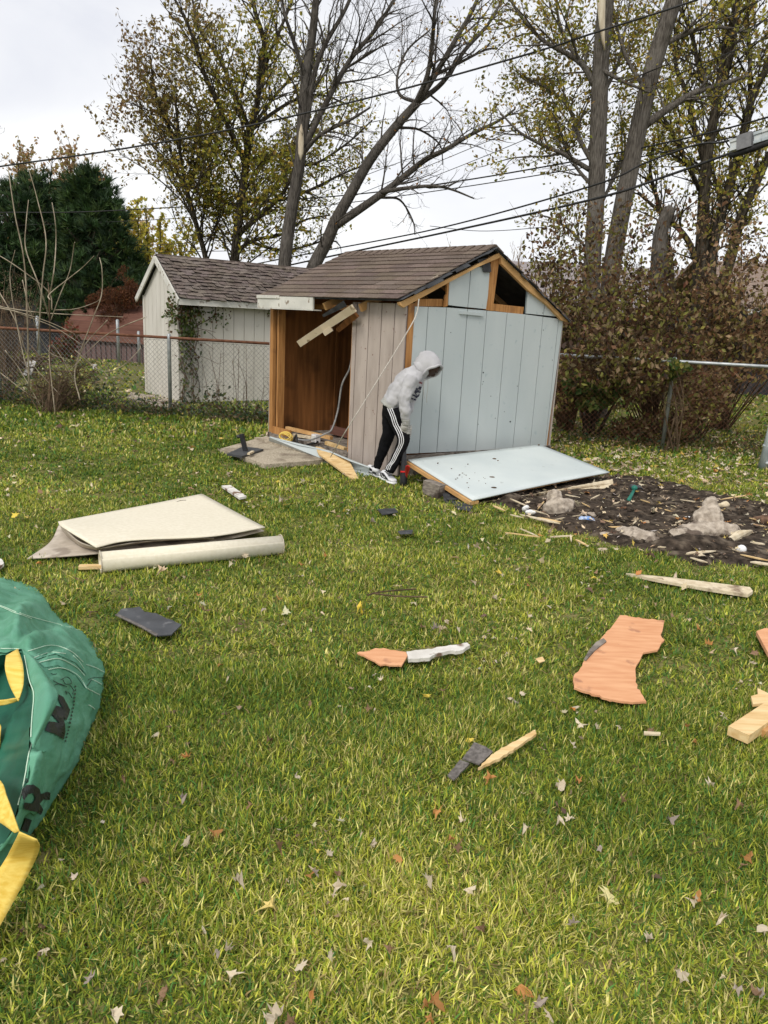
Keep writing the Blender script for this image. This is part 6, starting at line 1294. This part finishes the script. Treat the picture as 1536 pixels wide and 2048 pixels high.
# hood: shell open towards the face
hx = V3((.46, -.46, -.76)).normalized(); hy = (V3((.85, 0, .52)) - hx*V3((.85, 0, .52)).dot(hx)).normalized(); hz_ = hx.cross(hy)
c = at(858.5, 731, 7.49); V = []; nu = 30; nvv = 15
for i in range(nvv):
    t = -math.pi/2 + .02 + (math.pi/2+.50)*i/(nvv-1)
    for j in range(nu):
        a = 2*math.pi*j/nu; ra, rb_ = .118, .124
        p = c + hx*math.sin(t)*.152 + hy*math.cos(t)*math.cos(a)*ra + hz_*math.cos(t)*math.sin(a)*rb_
        if math.cos(a) < -.2: p += hy*(-.025)*max(0, math.cos(t))*(-math.cos(a)) - hx*.0
        p += hx*.006*math.sin(a*5+i*.6)
        V.append(p)
F = [[i*nu+j, i*nu+(j+1) % nu, (i+1)*nu+(j+1) % nu, (i+1)*nu+j] for i in range(nvv-1) for j in range(nu)] + [list(range(nu))[::-1]]
ho = np_mesh('hood', np.array(V), F, M['hoodie'], hd, None, True); s = ho.modifiers.new('t', 'SOLIDIFY'); s.thickness = .014; s.offset = -1; displace(ho, .06, .014)
mb = MB(); mb.tube([V[(nvv-1)*nu+j % nu] for j in range(nu+1)], .013, 8); mb.build('hood_rim', M['hoodie'], ho, True)
mb = MB(); mb.loft([sec(836, 742, 7.5, .6, .8, 19, .12), sec(845, 735, 7.5, .5, .86, 20, .115), sec(853, 732, 7.49, .4, .9, 18, .10)], 20); remesh(mb.build('collar', M['hoodie'], hd, True), .012, 4, .5)
mb = MB(); p = at(856, 757, 7.42); mb.tube(catmull([p, p+V3((.004, 0, -.1)), p+V3((-.002, 0, -.19)), p+V3((.004, 0, -.235))], 4), .0035, 5)
p = at(850, 758, 7.40); mb.tube(catmull([p, p+V3((-.01, 0, -.08)), p+V3((.004, 0, -.19))], 4), .003, 5); mb.build('drawstring', M['hem'], hd)
bpy.context.view_layer.update(); BH = bvh_of(hd)
def c5(x, y): return (700+x/6.4, 680+y/6.4)
mb = MB()
for poly in ([(885, 590), (915, 600), (900, 640), (870, 625)], [(845, 610), (870, 620), (862, 640), (838, 632)], [(830, 640), (880, 640), (905, 655), (895, 680), (860, 668), (835, 690), (822, 672)], [(800, 690), (830, 700), (850, 690), (870, 720), (850, 745), (820, 720), (798, 712)], [(786, 735), (812, 742), (806, 765), (780, 752)], [(820, 750), (846, 752), (838, 775), (812, 770)], [(870, 700), (888, 690), (880, 720), (866, 728)]): decal(mb, BH, [c5(*p) for p in poly], .004, 2)
mb.build('chest_print', M['navy'], hd)
mb = MB(); 
for poly in ([(885, 530), (905, 536), (900, 560), (882, 552)], [(908, 538), (922, 545), (916, 566), (904, 560)]): decal(mb, BH, [c5(*p) for p in poly], .004, 2)
if mb.V: mb.build('chest_print', M['maroon'], hd)
# shoes
def shoe(heel, toe, parent):
    d = (toe-heel); d.z = 0; Ln = .275; d.normalize(); sd = V3((-d.y, d.x, 0)); c0 = (heel+toe)/2 - d*Ln/2; c0.z = 0
    S = [(0, .026, .062), (.08, .036, .085), (.22, .038, .088), (.36, .037, .080), (.52, .041, .062), (.70, .048, .048), (.86, .046, .038), (.96, .034, .030), (1, .020, .022)]
    mb = MB(); mb.loft([(c0+d*(f*Ln)+V3((0, 0, .022+h/2)), sd*w_*.93, V3((0, 0, h/2))) for f, w_, h in S], 16); up_ = mb.build('shoe', M['whitecloth'], parent, True, subsurf=1)
    mb = MB(); mb.loft([(c0+d*(f*Ln*1.02-.003)+V3((0, 0, .014)), sd*w_*1.04, V3((0, 0, .014))) for f, w_, h in S], 16); mb.build('sole', M['ball'], up_, True)
    for s_ in (-1, 1):                                  # swoosh shaped mark, dark quarter and laces
        mb = MB(); P = [(.18, .085), (.30, .045), (.44, .040), (.70, .070), (.45, .054), (.34, .060)]
        def pt(f, z, o): 
            w_ = np.interp(f, [q[0] for q in S], [q[1] for q in S]); h = np.interp(f, [q[0] for q in S], [q[2] for q in S]); zz = (z-.022-h/2)/(h/2); zz = max(-.95, min(.95, zz))
            return c0+d*(f*Ln)+V3((0, 0, z))+sd*s_*(w_*.93*math.sqrt(1-zz*zz)+o+.003)
        mb.add([pt(f, z, .009) for f, z in P], [[0, 1, 5], [1, 2, 4, 5], [2, 3, 4]]); mb.build('side_mark', M['whitecloth'], up_)
        mb = MB()
        fs = np.linspace(.10, .74, 9); rows_ = [[pt(f, .032+(float(np.interp(f, [.1, .3, .5, .74], [.080, .086, .070, .052]))-.032)*q, .001) for f in fs] for q in (0, .25, .5, .75, 1)]
        mb.add([p for r in rows_ for p in r], [[q*9+i, q*9+i+1, q*9+i+10, q*9+i+9] for q in range(4) for i in range(8)]); mb.build('side_panel', M['black'], up_)
    mb = MB(); mb.loft([(c0+d*(f*Ln)+V3((0, 0, .022+h)), sd*.022, V3((0, 0, .004))) for f, h in ((.30, .080), (.42, .074), (.55, .060), (.66, .048))], 10); mb.build('tongue', M['black'], up_, True)
    mb = MB()
    for f, h in ((.36, .079), (.43, .073), (.50, .066), (.57, .058), (.63, .052)): q = c0+d*(f*Ln)+V3((0, 0, .022+h+.006)); mb.tube([q-sd*.024, q+V3((0, 0, .003)), q+sd*.024], .0032, 5)
    mb.build('laces', M['whitecloth'], up_)
    return up_
shoe(G(765, 959), G(788, 969), per); shoe(G(739, 949), G(762, 956), per)
mb = MB(); mb.tube([at(753, 936, 7.62), at(750, 944, 7.61)], [.034, .036], 12); mb.build('sock', M['whitecloth'], per, True)
# bat in the hands, red rag
bt = thing('bat', 'black bat held upright by the bending person', 'bat', G(807, 974))
b0 = G(807, 973, .0); b1 = at(809, 864, 7.36)
mb = MB(); mb.tube([b0.lerp(b1, f) for f in (0, .03, .12, .35, .55, .8, .97, 1)], [.026, .036, .037, .033, .024, .016, .015, .022], 14); mb.build('barrel', M['black'], bt, True)
mb = MB(); q = b0.lerp(b1, .26); mb.tube([q, q+(b1-b0)*.03], [.0355, .035], 14); mb.build('band', M['red'], bt, True)
rr = patch([[(811, 934, .30), (816, 933, .31), (820, 936, .30)], [(810, 943, .22), (815, 944, .23), (819, 942, .24)], [(811, 950, .15), (814, 954, .12), (815, 950, .15)]], 4, .004, 'red_rag', M['red'], None, .01)
tag(rr, 'small red rag hanging at the corner of the fallen panel', 'rag')
